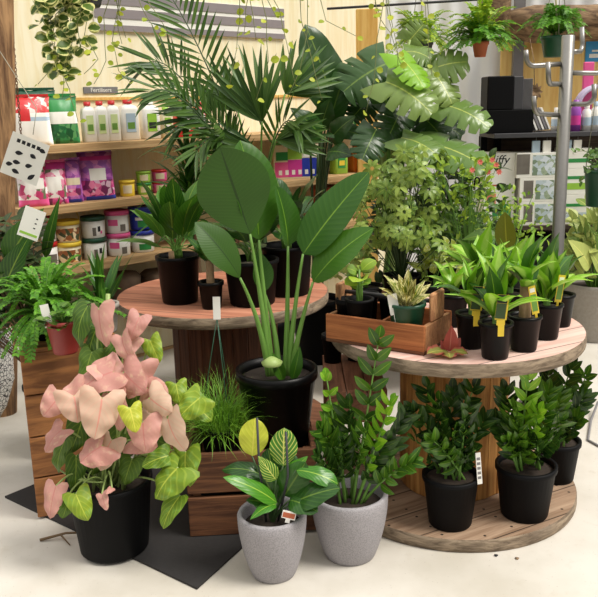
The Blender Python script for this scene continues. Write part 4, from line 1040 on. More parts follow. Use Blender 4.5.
def bucket(label, px, k, wpx, hpx, body, lid, lab, lev=0, off=0.12, group=None, name='bucket', cat='bucket', handle=False):
    c, D = onshelf(px, k, off); r_ = sz(wpx, D) / 2; h = sz(hpx, D)
    c.z += lev * (h + 0.0012)
    t = thing(name, label, cat, c, SROT * 0.5, group)
    b = MB(); b.lathe([(0, 0), (r_ * 0.86, 0), (r_ * 0.9, 0.004), (r_ * 0.95, h * 0.86), (0, h * 0.86)], 28); b.build('body', M[body], t)
    q = MB(); q.lathe([(r_ * 0.95, h * 0.8), (r_, h * 0.8), (r_, h * 0.98), (r_ * 0.93, h), (r_ * 0.88, h * 0.97), (0, h * 0.97)], 28); q.build('lid', M[lid], t)
    # wrap-round printed label on the side facing the aisle
    for (mt_, z0, z1, a0, a1) in lab:
        l = MB(); n = 10; ids = []
        for i in range(n + 1):
            a = -PI / 2 + a0 + (a1 - a0) * i / n
            for z in (z0, z1): rr = r_ * (0.9 + 0.05 * z / 0.86) + 0.0015; ids.append(l.add((rr * math.cos(a), rr * math.sin(a), z * h)))
        for i in range(n): l.face([ids[2 * i], ids[2 * i + 2], ids[2 * i + 3], ids[2 * i + 1]])
        l.build('label', M[mt_], t)
    if handle:
        s = MB(); s.tube([V((r_ * math.cos(a), r_ * 0.2 + r_ * 0.0, h * 0.8 + r_ * 1.7 * math.sin(a))) for a in [PI * i / 10 for i in range(11)]], 0.0022, 0.0022, 5); s.build('wire_handle', M['yellow'], t)
    return t
g = 'stacked buckets on the lowest shelf'
bucket('white bucket with red lid at left of the bottom shelf', 51, 2, 16, 25, 'white', 'red', [('brownprint', .1, .5, -.9, .9)], 1, group=g)
bucket('lower white bucket under the red-lidded bucket', 51, 2, 16, 25, 'white', 'red', [('brownprint', .1, .5, -.9, .9)], 0, group=g)
FR = [('fruit', .08, .66, -1.2, 1.2)]
bucket('lower yellow-lidded bucket with fruit print', 70, 2, 26, 22, 'cream', 'yellow', FR, 0, group=g)
bucket('upper yellow-lidded bucket with fruit print and wire handle', 70, 2, 26, 22, 'cream', 'yellow', FR, 1, group=g, handle=True)
CW2 = [('brownprint', .12, .5, -.2, .1), ('ink', .3, .55, .25, .5), ('pink', .2, .34, .5, .7)]
bucket('lower white bucket with dark green lid', 96, 2, 25, 22, 'white', 'dkgreen', CW2, 0, group=g)
bucket('upper white bucket with dark green lid', 96, 2, 25, 22, 'white', 'dkgreen', CW2, 1, group=g)
PK = [('pink', .35, .62, -1, -.1), ('brownprint', .1, .4, .1, .6)]
bucket('lower white bucket with pink lid', 120, 2, 25, 23, 'white', 'pink', PK, 0, group=g)
bucket('upper white bucket with pink lid', 120, 2, 25, 23, 'white', 'pink', PK, 1, group=g)
BL = [('green', .12, .4, -.5, .6), ('paper', .42, .55, -.7, .7)]
bucket('lower white bucket with blue lid at right of the stack row', 144, 2, 25, 22, 'white', 'blue', BL, 0, group=g)
bucket('upper all blue bucket at right of the stack row', 144, 2, 25, 23, 'blue', 'blue', BL, 1, group=g)
g = 'small tubs on the middle shelf'
bucket('small yellow tub on the middle shelf', 128, 1, 16, 16, 'yellow', 'yellow', [('cream', .2, .7, -.7, .5)], 0, group=g, name='tub', cat='tub')
bucket('lower small green tub on the middle shelf', 145, 1, 15, 11.5, 'lime', 'green', [('cream', .2, .7, -.7, .5)], 0, group=g, name='tub', cat='tub')
bucket('upper small green tub on the middle shelf', 145, 1, 15, 11.5, 'lime', 'lime', [('cream', .2, .7, -.7, .5)], 1, group=g, name='tub', cat='tub')
bucket('lower small red tub on the middle shelf', 161, 1, 16, 11.5, 'pink', 'red', [('cream', .2, .7, -.7, .5)], 0, group=g, name='tub', cat='tub')
bucket('upper small red tub on the middle shelf', 161, 1, 16, 11.5, 'pink', 'red', [('cream', .2, .7, -.7, .5)], 1, group=g, name='tub', cat='tub')
# product box on the far part of the middle shelf
c, D = onshelf(296, 1, 0.14)
t = thing('display_box', 'pink, purple and blue printed display box behind bird of paradise', 'box', c, SROT * 0.35)
w = sz(48, D); h = sz(33, D); d_ = 0.12
b = MB(); b.box((-w / 2, -d_ / 2, 0), (w / 2, d_ / 2, h), None, 0.002); o = b.build('box', M['cream'], t, False)
for i, (x0_, x1_, z0_, z1_, mt) in enumerate(((-.48, -.2, .05, .5, 'pink'), (-.2, .1, .05, .56, 'magenta'), (.1, .42, .05, .6, 'blue'), (-.2, .1, .58, .92, 'lime'), (-.45, -.2, .55, .8, 'green'), (.12, .4, .62, .95, 'paper'))):
    l = MB(); l.box((x0_ * w, -d_ / 2 - 0.0012, z0_ * h), (x1_ * w, -d_ / 2 - 0.0002, z1_ * h)); l.build('printed_panel', M[mt], o, False)
for k in range(6):
    l = MB(); x = (-.4 + .14 * k) * w; l.box((x, -d_ / 2 - 0.002, .12 * h), (x + .07 * w, -d_ / 2 - 0.0013, .26 * h)); l.build('printed_flash', M['paper'], o, False)
jug('lime green bottle on the shelf right of the printed display box', 339, 1, 16, 30, 'lime', 'lime', 'green', 'yellow', name='bottle', cat='bottle')
jug('orange bottle on the shelf beside the lime green bottle', 356, 1, 13, 26, 'orange', 'orange', 'orange', 'red', name='bottle', cat='bottle')
jug('white bottle on the shelf right of the orange bottle', 369, 1, 12, 28, 'white', 'white', 'skyblue', 'blue', name='bottle', cat='bottle')
c, D = onshelf(362, 0, 0.12)
t = thing('green_pack', 'bright green pack on the top shelf seen through monstera leaves', 'box', c, 0.2)
w, h = sz(20, D), sz(22, D); b = MB(); b.box((-w / 2, -0.05, 0), (w / 2, 0.05, h), None, 0.004); o = b.build('pack', M['green'], t, False)
l = MB(); l.box((-w * .3, -0.0512, h * .2), (w * .3, -0.0502, h * .55)); l.build('label', M['paper'], o, False)
# wall signs
def wallsign(name, label, x0p, x1p, yp0, yp1, mat, strips=None):
    a = atw(x0p, (yp0[0] + yp1[0]) / 2, WOFF - 0.01); e = atw(x1p, (yp0[1] + yp1[1]) / 2, WOFF - 0.01)
    s0_, s1_ = (a - SO).dot(SE), (e - SO).dot(SE)
    z0 = atw(x0p, yp1[0], WOFF - 0.01).z; z1 = atw(x0p, yp0[0], WOFF - 0.01).z
    t = thing(name, label, 'sign', SO, SA); t.location = SO
    return t, s0_, s1_, z0, z1
t, s0_, s1_, z0, z1 = wallsign('wall_sign', 'long grey and white striped sign high on the plywood wall', 94, 284, (2, 12), (30, 44), 'signgrey')
hh = z1 - z0
b = MB(); b.box((s0_, WOFF - 0.012, z0), (s1_, WOFF - 0.001, z1 + 0.05)); o = b.build('board', M['paper'], t, False)
for (u0, u1) in ((0.0, .22), (.46, .80), (.95, 1.3)):
    b = MB(); b.box((s0_, WOFF - 0.016, z0 + hh * u0), (s1_, WOFF - 0.0125, z0 + hh * u1)); b.build('grey_stripe', M['signgrey'], t, False)
t, s0_, s1_, z0, z1 = wallsign('shelf_sign', 'small grey lettered sign above the white jugs', 84, 118, (87, 88), (93.5, 93), 'signgrey')
b = MB(); b.box((s0_, WOFF - 0.008, z0), (s1_, WOFF - 0.001, z1)); o = b.build('plate', M['grey'], t, False)
wm = Matrix((V((1, 0, 0)), V((0, 0, 1)), V((0, -1, 0)))).transposed().to_4x4(); wm.translation = V(((s0_ + s1_) / 2, WOFF - 0.009, (z0 + z1) / 2))
words(t, 'Fertilisers', (z1 - z0) * 0.95, wm, 'paper')
# batten above the top shelf
zb = atw(80, 99, WOFF).z
b = MB(); b.box((-0.3, WOFF - 0.012, zb - 0.008), (2.2, WOFF - 0.0005, zb + 0.008)); o = b.build('wall_batten', M['orpost'], None, False); o.matrix_world = SHM.copy(); o.matrix_world.translation = SO
tag(o, 'thin wooden batten along the plywood wall above the jugs', 'batten')
# chain holding the shelf
t = thing('hanging_chain', 'thin rusty chain hanging beside the timber post', 'chain', (0, 0, 0))
ca, ce = at(9, -8, y=4.15), at(21, 118, y=4.22)
ce = at(22, 147, y=4.2); ce.z = zs[0]
b = MB(); n = 46; d = (ce - ca) / n
for k in range(n):
    p = ca + d * (k + 0.5); x = d.normalized(); s_ = x.orthogonal().normalized()
    if k % 2: s_ = x.cross(s_)
    ring = [p + x * (d.length * 0.62 * math.cos(a)) + s_ * (0.006 * math.sin(a)) for a in [2 * PI * i / 8 for i in range(9)]]
    b.tube(ring, 0.0022, 0.0022, 4, False)
b.build('links', M['rust'], t)
# board below with brown sacks
z4 = atw(140, 304, 0.0).z
b = MB(); b.box((S0, 0, z4 - 0.04), (sof(235, 300), 0.335, z4), None, 0.003); o = b.build('shelf_board', M['palepost'], None, False); o.matrix_world = SHM.copy(); o.matrix_world.translation = SO
tag(o, 'dark shelf board under the buckets, holding crumpled brown sacks', 'shelf', 'pine shelf boards')
for (px, lab, hp_) in ((127, 'left of two crumpled brown paper sacks below the lowest shelf', 31), (158, 'right of two crumpled brown paper sacks below the lowest shelf', 27)):
    pp = atw(px, 300, 0.14); D = pp.y
    t = thing('paper_sack', lab, 'sack', (pp.x, pp.y, z4 + 0.0006), SA, 'brown paper sacks')
    z1 = hp_ * D / FPX
    b = MB(); b.lathe([(0, 0), (0.105, 0), (0.118, z1 * 0.25), (0.108, z1 * 0.6), (0.112, z1 * 0.8), (0.08, z1 * 0.95), (0.03, z1), (0, z1 * 0.98)], 24, wob=0.06, mat=Matrix.Diagonal((0.85, 0.9, 1, 1)))
    b.build('sack', plain('brown_paper_sack', (104, 84, 66), 0.85, var=0.4, scale=22, bstr=0.8), t)
# ------------------------------------------------------------------ tall plants behind the spools
def bigpot(name, label, px, y, rt, h, mat='black', group=None):
    c = at(px, 300, y=y); c.z = 0
    t = thing(name, label, 'potted plant', c, 0, group)
    f = pot(t, rt, rt * 0.82, h, mat, 'soil', 0.03, 0.008, 0.9)
    return t, c, f
# kentia palm
t, c, f = bigpot('potted_palm', 'tall feathery palm in black pot behind the left spool', 262, 4.42, 0.16, 0.38)
def WP(px, py, dy=0.0): return at(px, py, y=c.y + dy) - c
hub = WP(245, 178, 0)
for (tx, ty, dy, lift, pr, LL, mx) in [
    (150, -34, 0.1, 0.12, 20, .26, (0.05, 0, 0.1)), (150, 92, -0.25, 0.36, 17, .24, (-0.1, 0, 0.05)), (146, 64, 0.0, 0.40, 18, .24, (-0.1, 0, 0.1)),
    (196, 152, -0.35, 0.30, 14, .2, (0, 0, 0.1)), (176, 128, -0.1, 0.33, 15, .22, (0, 0, 0.1)), (300, 128, -0.2, 0.28, 14, .2, (0, 0, 0.1)), (216, 124, -0.3, 0.12, 12, .2, (0, 0, 0.05)), (186, 104, -0.05, 0.2, 14, .22, (0, 0, 0.05))]:
    lf = MB(); st = MB(); a = V((rng.uniform(-0.03, 0.03), rng.uniform(-0.03, 0.03), hub.z - 0.15))
    frond(lf, st, a, WP(tx, ty, dy), lift, pr, LL, 0.020, 52, 0.34, (0, -0.75, 0.65), 0.006, 12, 1, 4, 0.14, 0.2, prof=lance, tipl=0.6, side=mx)
    o = lf.build('frond', M['l_palm'], t); st.build('stalk', M['stemdark'], o)
# pleated fan leaves of the same palm
for (hx, hy, a0, a1, n, Lp, dy, fy) in [(262, 122, -62, 26, 15, 82, -0.1, 0.05), (285, 94, -4, 96, 14, 62, 0.0, 0.1), (238, 112, -70, 10, 12, 62, 0.12, 0.1), (256, 150, -120, -50, 10, 60, -0.2, -0.1), (276, 140, 50, 118, 9, 56, -0.15, -0.1)]:
    lf = MB(); st = MB(); h0 = WP(hx, hy, dy)
    for k in range(n):
        an = rad(a0 + (a1 - a0) * (k + 0.5) / n + rng.uniform(-2, 2)); Lk = Lp * (0.78 + 0.22 * math.sin(PI * (k + 0.5) / n)) * rng.uniform(0.9, 1.08)
        e = WP(hx + Lk * math.sin(an), hy - Lk * math.cos(an), dy + fy * rng.uniform(0.5, 1.5) + (0.05 if k % 2 else 0))
        lf.leaf(h0, e, V((0.45 * (1 if k % 2 else -1), -1, 0.3)), 0.036, lance, 0.03, 0.35, 9, 1)
    o = lf.build('fan_leaf', M['l_palm'], t)
    st.tube(bez(V((rng.uniform(-.03, .03), 0, hub.z - 0.2)), (h0 + V((0, 0, hub.z - 0.2))) / 2 + V((0, 0.04, 0.05)), h0, 8), 0.007, 0.005, 6); st.build('stalk', M['stemgreen'], o)
s = MB()
for k in range(9):
    a = 2 * PI * k / 9; s.tube(bez(V((0.05 * math.cos(a), 0.05 * math.sin(a), f - 0.02)), V((0.04 * math.cos(a), 0.04 * math.sin(a), 0.7)), V((0.02 * math.cos(a), 0.02 * math.sin(a), hub.z - 0.12)), 6), 0.012, 0.008, 6)
s.build('stems', M['stemdark'], t)
# lower fountain of strap leaves
t, c, f = bigpot('potted_strap_plant', 'dark strap-leaved plant on the floor between palm and shelves', 204, 4.38, 0.12, 0.42)
lf = MB(); o_ = V((-0.04, 0, 0.82))
for k in range(110):
    a = rng.uniform(0, 2 * PI); e = rng.uniform(-0.1, 1.4); l = rng.uniform(0.22, 0.42); d = V((math.cos(a) * math.cos(e), math.sin(a) * math.cos(e) * 0.6, math.sin(e)))
    p = o_ + V((0, 0, rng.uniform(0, 0.55))); lf.leaf(p, p + d * l, V((0, -0.3, 1)), 0.028, strap, 0.1, 0.3, 7, 1, sag=0.3 * math.cos(e))
lf.build('foliage', M['l_dracdk'], t); s = MB(); s.tube([V((0, 0, f - .01)), V((-0.02, 0, 0.7)), V((-0.04, 0, 1.36))], 0.02, 0.012, 8); s.build('trunk', M['stembrown'], t)
# dark philodendron / giant bird of paradise to the right of the palm
t, c, f = bigpot('potted_giant_plant', 'tall dark plant with upright paddle leaves right of the palm', 316, 4.8, 0.15, 0.4)
def WG(px, py, dy=0.0): return at(px, py, y=c.y + dy) - c
for (bx, by, tx, ty, dy, w, fc, bend, mt, prof) in [
    (334, 112, 305, 24, 0.0, .30, (0.5, -1, 0.3), 0.05, 'l_mondk', paddle), (328, 128, 350, 62, -0.05, .17, (-0.4, -1, 0.3), 0.04, 'l_phil', paddle), (322, 138, 290, 108, -0.2, .16, (0.2, -0.8, 0.6), 0.08, 'l_phil', ovate),
    (330, 140, 356, 116, -0.2, .16, (-0.2, -0.8, 0.6), 0.08, 'l_mondk', ovate), (318, 150, 282, 136, -0.3, .17, (0.2, -0.6, 0.8), 0.10, 'l_phil', ovate), (328, 152, 352, 156, -0.3, .15, (-0.2, -0.7, 0.7), 0.1, 'l_phil', ovate),
    (320, 130, 330, 98, -0.1, .14, (0, -1, 0.3), 0.05, 'l_mondk', ovate), (310, 140, 300, 120, 0.05, .16, (0, -1, 0.3), 0.05, 'l_phil', ovate), (334, 130, 372, 142, -0.15, .16, (0, -0.7, 0.7), 0.12, 'l_phil', heart),
    (326, 118, 336, 76, 0.15, .18, (0.3, -1, 0.2), 0.05, 'l_mondk', paddle)]:
    lf = MB(); a = WG(bx, by, dy * 0.6); e = WG(tx, ty, dy); lf.leaf(a, e, fc, w, prof, bend, 0.2, 14, 4, wave=0.02, curl=0.2, sweep=heartsweep if prof is heart else 0.0)
    o = lf.build('leaf', M[mt], t); s = MB(); s.tube(bez(V((rng.uniform(-.04, .04), 0, f - .01)), V((a.x * 0.3, a.y, a.z * 0.7)), a, 8), 0.012, 0.006, 6); s.build('petiole', M['stemdark'], o)
# monstera
t, c, f = bigpot('potted_monstera', 'large split-leaved monstera with grey-green leaves behind the tool caddy', 392, 4.8, 0.19, 0.42)
def WM(px, py, dy=0.0): return at(px, py, y=c.y + dy) - c
for (bx, by, tx, ty, dyb, dyt, w, fc, bend, mt) in [
    (386, 64, 343, 92, -0.05, -0.15, .36, (0.1, -0.9, 0.8), 0.08, 'l_mondk'), (398, 56, 424, 88, -0.2, -0.35, .19, (0.5, -1, 0.5), 0.06, 'l_monlime'), (386, 82, 432, 114, -0.25, -0.4, .26, (-0.1, -0.8, 0.8), 0.10, 'l_mon'),
    (404, 52, 432, 60, 0.0, -0.1, .22, (0, -0.7, 0.9), 0.12, 'l_mon'), (426, 72, 468, 62, -0.1, -0.15, .24, (0.1, -0.9, 0.7), 0.10, 'l_mon'), (432, 70, 452, 104, -0.15, -0.25, .22, (0.3, -0.9, 0.6), 0.06, 'l_mon'),
    (438, 104, 490, 128, -0.2, -0.35, .22, (-0.1, -0.7, 0.8), 0.10, 'l_mon'), (420, 142, 489, 170, -0.3, -0.55, .28, (-0.1, -0.6, 0.9), 0.08, 'l_mon'), (402, 138, 440, 158, -0.35, -0.5, .22, (0, -0.6, 0.9), 0.10, 'l_mon'),
    (376, 130, 362, 160, -0.3, -0.45, .20, (0.1, -0.8, 0.6), 0.08, 'l_mondk'), (400, 112, 386, 142, -0.2, -0.3, .22, (0.2, -0.9, 0.5), 0.08, 'l_mondk'), (416, 112, 444, 140, -0.1, -0.2, .24, (0, -0.8, 0.7), 0.08, 'l_mondk'),
    (372, 98, 352, 118, 0.05, -0.05, .22, (0.1, -0.9, 0.5), 0.08, 'l_mondk'), (430, 120, 462, 136, 0.0, -0.05, .22, (0, -0.8, 0.7), 0.08, 'l_mondk'), (410, 40, 424, 24, 0.1, 0.1, .16, (0, -1, 0.3), 0.05, 'l_mon')]:
    lf = MB(); a = WM(bx, by, dyb); e = WM(tx, ty, dyt); lf.leaf(a, e, fc, w * 1.23, monst, bend, 0.12, 56, 4, sweep=monsweep, curl=0.35, wave=0.02)
    o = lf.build('leaf', M[mt], t); s = MB(); s.tube(bez(V((rng.uniform(-.06, .06), rng.uniform(-.05, .05), f - .01)), V((a.x * 0.35 - 0.02, a.y * 0.2 + 0.05, a.z * 0.85)), a, 10), 0.013, 0.007, 6); s.build('petiole', M['stempale' if w < .23 else 'stemgreen'], o)
s = MB(); s.tube([V((0, 0.03, f - .01)), WM(384, 140, 0), WM(388, 100, 0.0)], 0.02, 0.014, 8); s.build('stem', M['stempale'], t)

# potting bench behind the right spool
BT = 0.50
b0 = at(348, 250, y=4.05); b1 = at(520, 250, y=4.05)
t = thing('potting_bench', 'low grey plank bench behind the right spool carrying leafy plants', 'bench', (b0.x, 4.05, 0))
L = b1.x - b0.x
for k in range(4):
    s = MB(); s.box((0, k * 0.13, BT - 0.03), (L, k * 0.13 + 0.125, BT), None, 0.003); s.build('top_plank', M['palepost'], t, False)
for (x, y_) in ((0.02, 0.02), (L - 0.07, 0.02), (0.02, 0.45), (L - 0.07, 0.45)):
    s = MB(); s.box((x, y_, 0), (x + 0.05, y_ + 0.05, BT - 0.031)); s.build('leg', M['palepost'], t, False)
BT += 0.0006
def onbench(px, v): c_ = at(px, 250, y=4.05 + v); c_.z = BT; return c_
# reddish pot, plain small plant
c, D = onshelf(329, 2, 0.17)
t = thing('potted_peace_lily', 'leafy plant in reddish-brown pot on the lowest shelf, behind bird of paradise', 'potted plant', c)
f = pot(t, 0.125, 0.095, 0.25, 'terra', rim=0.03)
crown(t, 7, f, 0.10, 0.05, ovate, 'l_phil', (0.2, 0.7), stemh=0.03)
# schefflera
c = onbench(402, 0.14)
t = thing('potted_schefflera', 'grey-green schefflera with finger-like leaflets behind the caddy', 'potted plant', c)
f = pot(t, 0.10, 0.08, 0.16, 'black')
lf = MB(); st = MB()
for k in range(120):
    px, py = 402 + rng.gauss(0, 24), 210 + rng.gauss(0, 27); px = min(max(px, 360), 446); py = min(max(py, 152), 274)
    dy = rng.uniform(-0.22, 0.14); p = at(px, py, y=c.y + dy) - c
    out = (V((p.x * 0.8, p.y - 0.12, 0.16)) + rv(0.15)).normalized(); a1 = out.orthogonal().normalized(); a2 = out.cross(a1)
    n = rng.choice((6, 7, 8)); L_ = rng.uniform(0.042, 0.064); r0_ = rng.random()
    for j in range(n):
        a = 2 * PI * j / n + r0_ * 6; d = a1 * math.cos(a) + a2 * math.sin(a) - out * 0.25
        lf.leaf(p + d * 0.008, p + d * L_, out, 0.026, paddle, 0.06, 0.2, 5, 1, r=min(1, max(0, r0_ + rng.uniform(-.2, .2))), sag=0.1)
    if k % 2 == 0: st.tube(bez(V((0, 0, f - .01)), V((p.x * 0.4, p.y * 0.4, p.z * 0.6)), p, 6), 0.0035, 0.0018, 4)
lf.build('leaflets', M['l_schef'], t); st.build('stems', M['stemdark'], t)
# bushy plants
M['l_bushdk2'] = leafm('deep_green_shrub_leaf', (52, 80, 46), (34, 56, 34), mid=(84, 110, 70), rough=0.45, trans=0.12)
def bush(name, label, c, potr, poth, n, cx_, cy_, sx, sy, yd, LL, w, mat, prof=lance, extra=None, lim=None, potmat='black', droop=0.2, up=0.4, cat='potted plant', group=None):
    t = thing(name, label, cat, c, 0, group); f = pot(t, potr, potr * 0.8, poth, potmat)
    lf = MB(); st = MB()
    for k in range(n):
        px, py = cx_ + rng.gauss(0, sx), cy_ + rng.gauss(0, sy)
        if lim: px = min(max(px, lim[0] + rng.uniform(0, 4)), lim[2] - rng.uniform(0, 4)); py = min(max(py, lim[1] + rng.uniform(0, 4)), lim[3] - rng.uniform(0, 4))
        p = at(px, py, y=c.y + rng.uniform(-yd, yd)) - c; p.z = max(p.z, f + 0.01)
        d = V((p.x * 1.5, p.y * 1.5 - 0.05, up)) + rv(0.6); d.normalize()
        lf.leaf(p, p + d * LL * rng.uniform(0.7, 1.2), V((0, -0.5, 1)) + rv(0.5), w, prof, 0.08, 0.2, 5, 1, sag=droop)
        if k % 7 == 0: st.tube(bez(V((0, 0, f - .01)), V((p.x * 0.3, p.y * 0.3, (f + p.z) / 2)), p, 6), 0.004, 0.0018, 4)
    lf.build('foliage', M[mat], t); st.build('stems', M['stemgreen'], t)
    return t, c, f
t, c, f = bush('potted_flowering_shrub', 'fresh green bush with coral flowers on the bench before the carton stack', onbench(467, 0.16), 0.10, 0.16, 210, 466, 188, 20, 20, 0.12, 0.06, 0.022, 'l_bush', lim=(432, 160, 490, 240))
for (px, py) in ((496, 165), (499, 172), (492, 160), (488, 172), (472, 170), (480, 162)):
    fl = MB(); p = at(px, py, y=c.y - 0.12) - c
    for k in range(7):
        a = 2 * PI * k / 7; d = V((math.cos(a), -0.3, math.sin(a))); fl.leaf(p, p + d * 0.017, V((0, -1, 0.4)), 0.011, ovate, 0.05, 0.1, 4, 1)
    fl.build('coral_flower', M['flower'], t)
s = MB(); s.tube([at(477, 185, y=c.y - 0.14) - c + V((0.012 * math.cos(a) - 0.0, 0, 0.022 + 0.016 * math.sin(a))) for a in [rad(-60 + 27 * k) for k in range(10)]] + [at(474, 190, y=c.y - 0.14) - c + V((0, 0, -0.0))], 0.004, 0.004, 6); s.build('black_hook', M['black'], t)
t, c, f = bush('potted_ivy', 'airy yellow-green trailing bush in front of the printed cartons', onbench(508, 0.16), 0.09, 0.14, 170, 512, 226, 15, 18, 0.1, 0.045, 0.018, 'l_bush', lim=(484, 190, 552, 268))
t, c, f = bush('potted_shrub', 'mid-green leafy bush between schefflera and dracaenas', onbench(434, 0.395), 0.10, 0.16, 300, 456, 236, 24, 22, 0.14, 0.075, 0.034, 'l_bushdk', ovate, lim=(420, 180, 506, 290))
lf = MB()
for (ax, ay, tx, ty, w, dy, mt) in ((402, 240, 446, 252, .085, -0.3, 0),):
    lf.leaf(at(ax, ay, y=c.y + dy) - c, at(tx, ty, y=c.y + dy - 0.05) - c, (0.1, -0.8, 0.9), w, lance, 0.10, 0.2, 10, 3)
lf.leaf(at(500, 236, y=c.y - 0.30) - c, at(462, 240, y=c.y - 0.32) - c, (0.1, -0.8, 0.9), 0.08, lance, 0.1, 0.2, 10, 3)
lf.build('broad_leaves', M['l_bushdk'], t)
lf = MB(); lf.leaf(at(507, 248, y=c.y - 0.42) - c, at(505, 212, y=c.y - 0.44) - c, (-0.5, -1, 0.3), 0.11, paddle, 0.05, 0.25, 10, 3); lf.build('olive_leaf', M['l_olive'], t)
cq = at(452, 300, y=4.95); cq.z = 0
bush('potted_dark_shrub', 'tall dark leafy shrub in black pot behind the schefflera and monstera', cq, 0.16, 0.34, 420, 436, 222, 32, 34, 0.1, 0.10, 0.05, 'l_bushdk2', ovate, lim=(376, 150, 500, 300))
t, c, f = bush('potted_aglaonema', 'pale speckled plant in black pot behind the caddy end board', onbench(434, 0.07), 0.085, 0.12, 40, 442, 262, 11, 11, 0.08, 0.09, 0.042, 'l_agl', ovate, lim=(420, 238, 466, 286))
t, c, f = bush('potted_ivy', 'silvery small-leaved plant behind the seedling in the caddy', onbench(367, 0.09), 0.08, 0.12, 60, 352, 268, 13, 9, 0.08, 0.07, 0.045, 'l_silver', ovate, lim=(328, 248, 380, 288))

# ------------------------------------------------------------------ hook stand
hp = at(561, 180, y=3.9)
t = thing('hook_stand', 'tall steel pole stand with upturned hooks at right', 'stand', (hp.x, 3.9, 0))
ztop = at(565, 36, y=3.9).z
s = MB(); s.lathe([(0, 0), (0.16, 0), (0.16, 0.008), (0.05, 0.02), (0.04, 0.03)], 32); s.build('base_plate', M['steel'], t)
s = MB(); s.lathe([(0.03, 0.03), (0.03, ztop), (0.026, ztop + 0.003), (0, ztop + 0.003)], 24); s.build('pole', M['steel'], t)
def hook(px0, py0, px1, py1, pyt, dy):
    a = V((0, 0, at(px0, py0, y=3.9).z)); e = at(px1, py1, y=3.9 + dy) - V((hp.x, 3.9, 0)); top_ = at(px1, pyt, y=3.9 + dy) - V((hp.x, 3.9, 0))
    a.x = 0.028 if e.x > 0 else -0.028
    dd = V((e.x - a.x, dy, 0)); L_ = dd.length; dd.normalize(); r_ = 0.04
    pts = [a, a.lerp(e - dd * r_, 0.5)] + [e - dd * r_ + dd * (r_ * math.sin(q)) + V((0, 0, r_ * (1 - math.cos(q)))) for q in [PI / 2 * k / 6 for k in range(7)]] + [V((top_.x, e.y, top_.z))]
    h_ = MB(); h_.tube(pts, 0.0115, 0.0115, 10); h_.build('hook', M['steel'], t)
hook(562, 64, 526, 66, 50, -0.05); hook(560, 84, 548, 84, 62, -0.16); hook(558, 115, 534, 114, 96, -0.12); hook(570, 104, 594, 104, 84, -0.05); hook(570, 52, 582, 52, 27, 0.12); hook(570, 73, 604, 73, 55, 0.02)

# ------------------------------------------------------------------ back wall bits at the right
PB = YB - 0.03
a = at(498, 130, y=PB); e = at(640, 34, y=PB)
b = MB(); b.box((a.x, PB - 0.02, 0.0), (3.6, PB, e.z)); o = b.build('plywood_panel', M['plyor'], None, False); tag(o, 'orange plywood panel on the back wall behind the hook stand', 'panel')
pp = at(367, 40, y=5.95)
b = MB(); b.box((pp.x - 0.075, 5.93, 0), (pp.x + 0.075, 6.0, at(367, 9, y=5.95).z), None, 0.004); tag(b.build('timber_post', M['orpost'], None, False), 'squared orange timber post between the two walls', 'post')
la = at(512, 22, y=6.3); le = at(620, 12, y=6.3)
t = thing('timber_log', 'rough brown log along the top of the back wall', 'log', (la.x, 6.42, la.z))
b = MB(); mt = Matrix.Rotation(PI / 2, 4, 'Y'); b.lathe([(0, 0), (0.10, 0), (0.14, 0.2), (0.13, 0.6), (0.15, 1.2), (0, 1.2)], 20, wob=0.08, mat=mt); b.build('log', M['bark'], t)
b = MB(); b.box((0.02, -0.02, -3.5), (0.001 + 0.06, 0.05, -0.11)); 
ba = at(495, 12, y=6.2)
t = thing('bark_slab', 'hanging slab of brown bark beside the hanging fern', 'bark slab', ba)
b = MB(); b.lathe([(0, -0.09), (0.06, -0.08), (0.11, 0.0), (0.115, 0.15), (0.09, 0.3), (0, 0.32)], 20, wob=0.06, mat=Matrix.Diagonal((1, 0.3, 1, 1))); b.build('slab', M['bark'], t)
# grey steel frame of the window strip
b = MB(); p = at(520, 20, y=6.5); b.box((p.x - 0.04, 6.5, 0.9), (p.x + 0.04, 6.55, 3.4)); o = b.build('trim_1', M['grey'], None, False); o['kind'] = 'structure'
b = MB(); p = at(350, 5, y=6.5); b.box((p.x - 0.05, 6.5, at(350, 10, y=6.5).z), (p.x + 0.05, 6.56, 3.4)); o = b.build('trim_2', M['grey'], None, False); o['kind'] = 'structure'
# rail across the top
ra, re = at(340, 8, y=4.9), at(470, 0, y=4.9)
b = MB(); b.tube([ra + (ra - re) * 0.1, re + (re - ra) * 1.2], 0.007, 0.007, 8); tag(b.build('hanging_rail', M['dkgrey'], None), 'thin dark rail across the top with hanging ferns', 'rail')

# back shelving unit
M['darkboard'] = wood('dark_brown_board', (84, 70, 60), (52, 42, 36))
UY = 5.45; D_ = 0.45
zl = at(530, 226, y=UY).z; zu = at(530, 133, y=UY).z
xa = at(494, 150, y=UY).x; xb = at(640, 150, y=UY).x
t = thing('shelving_unit', 'dark two-tier shelving unit along the back at right', 'shelving unit', (xa, UY, 0))
for z, nm in ((zl, 'lower_shelf'), (zu, 'upper_shelf')):
    b = MB(); b.box((0, 0, z - 0.03), (xb - xa, D_, z), None, 0.002); b.build(nm, M['darkboard' if z == zl else 'dkgrey'], t, False)
for x in (0.0, 0.10, xb - xa - 0.05):
    for y_ in (D_ - 0.06,):
        b = MB(); b.box((x, y_, 0), (x + 0.045, y_ + 0.04, zl - 0.0305)); b.box((x, y_, zl + 0.0005), (x + 0.045, y_ + 0.04, zu - 0.0305)); b.build('upright', M['black'], t, False)
b = MB(); b.box((0.0, D_ - 0.0195 + 0.02, 0.0), (xb - xa, D_ + 0.012, zu - 0.0305)); b.build('added_dark_back', M['darkboard'], t, False)  # dark sheet added so the space behind and under the shelves looks dim
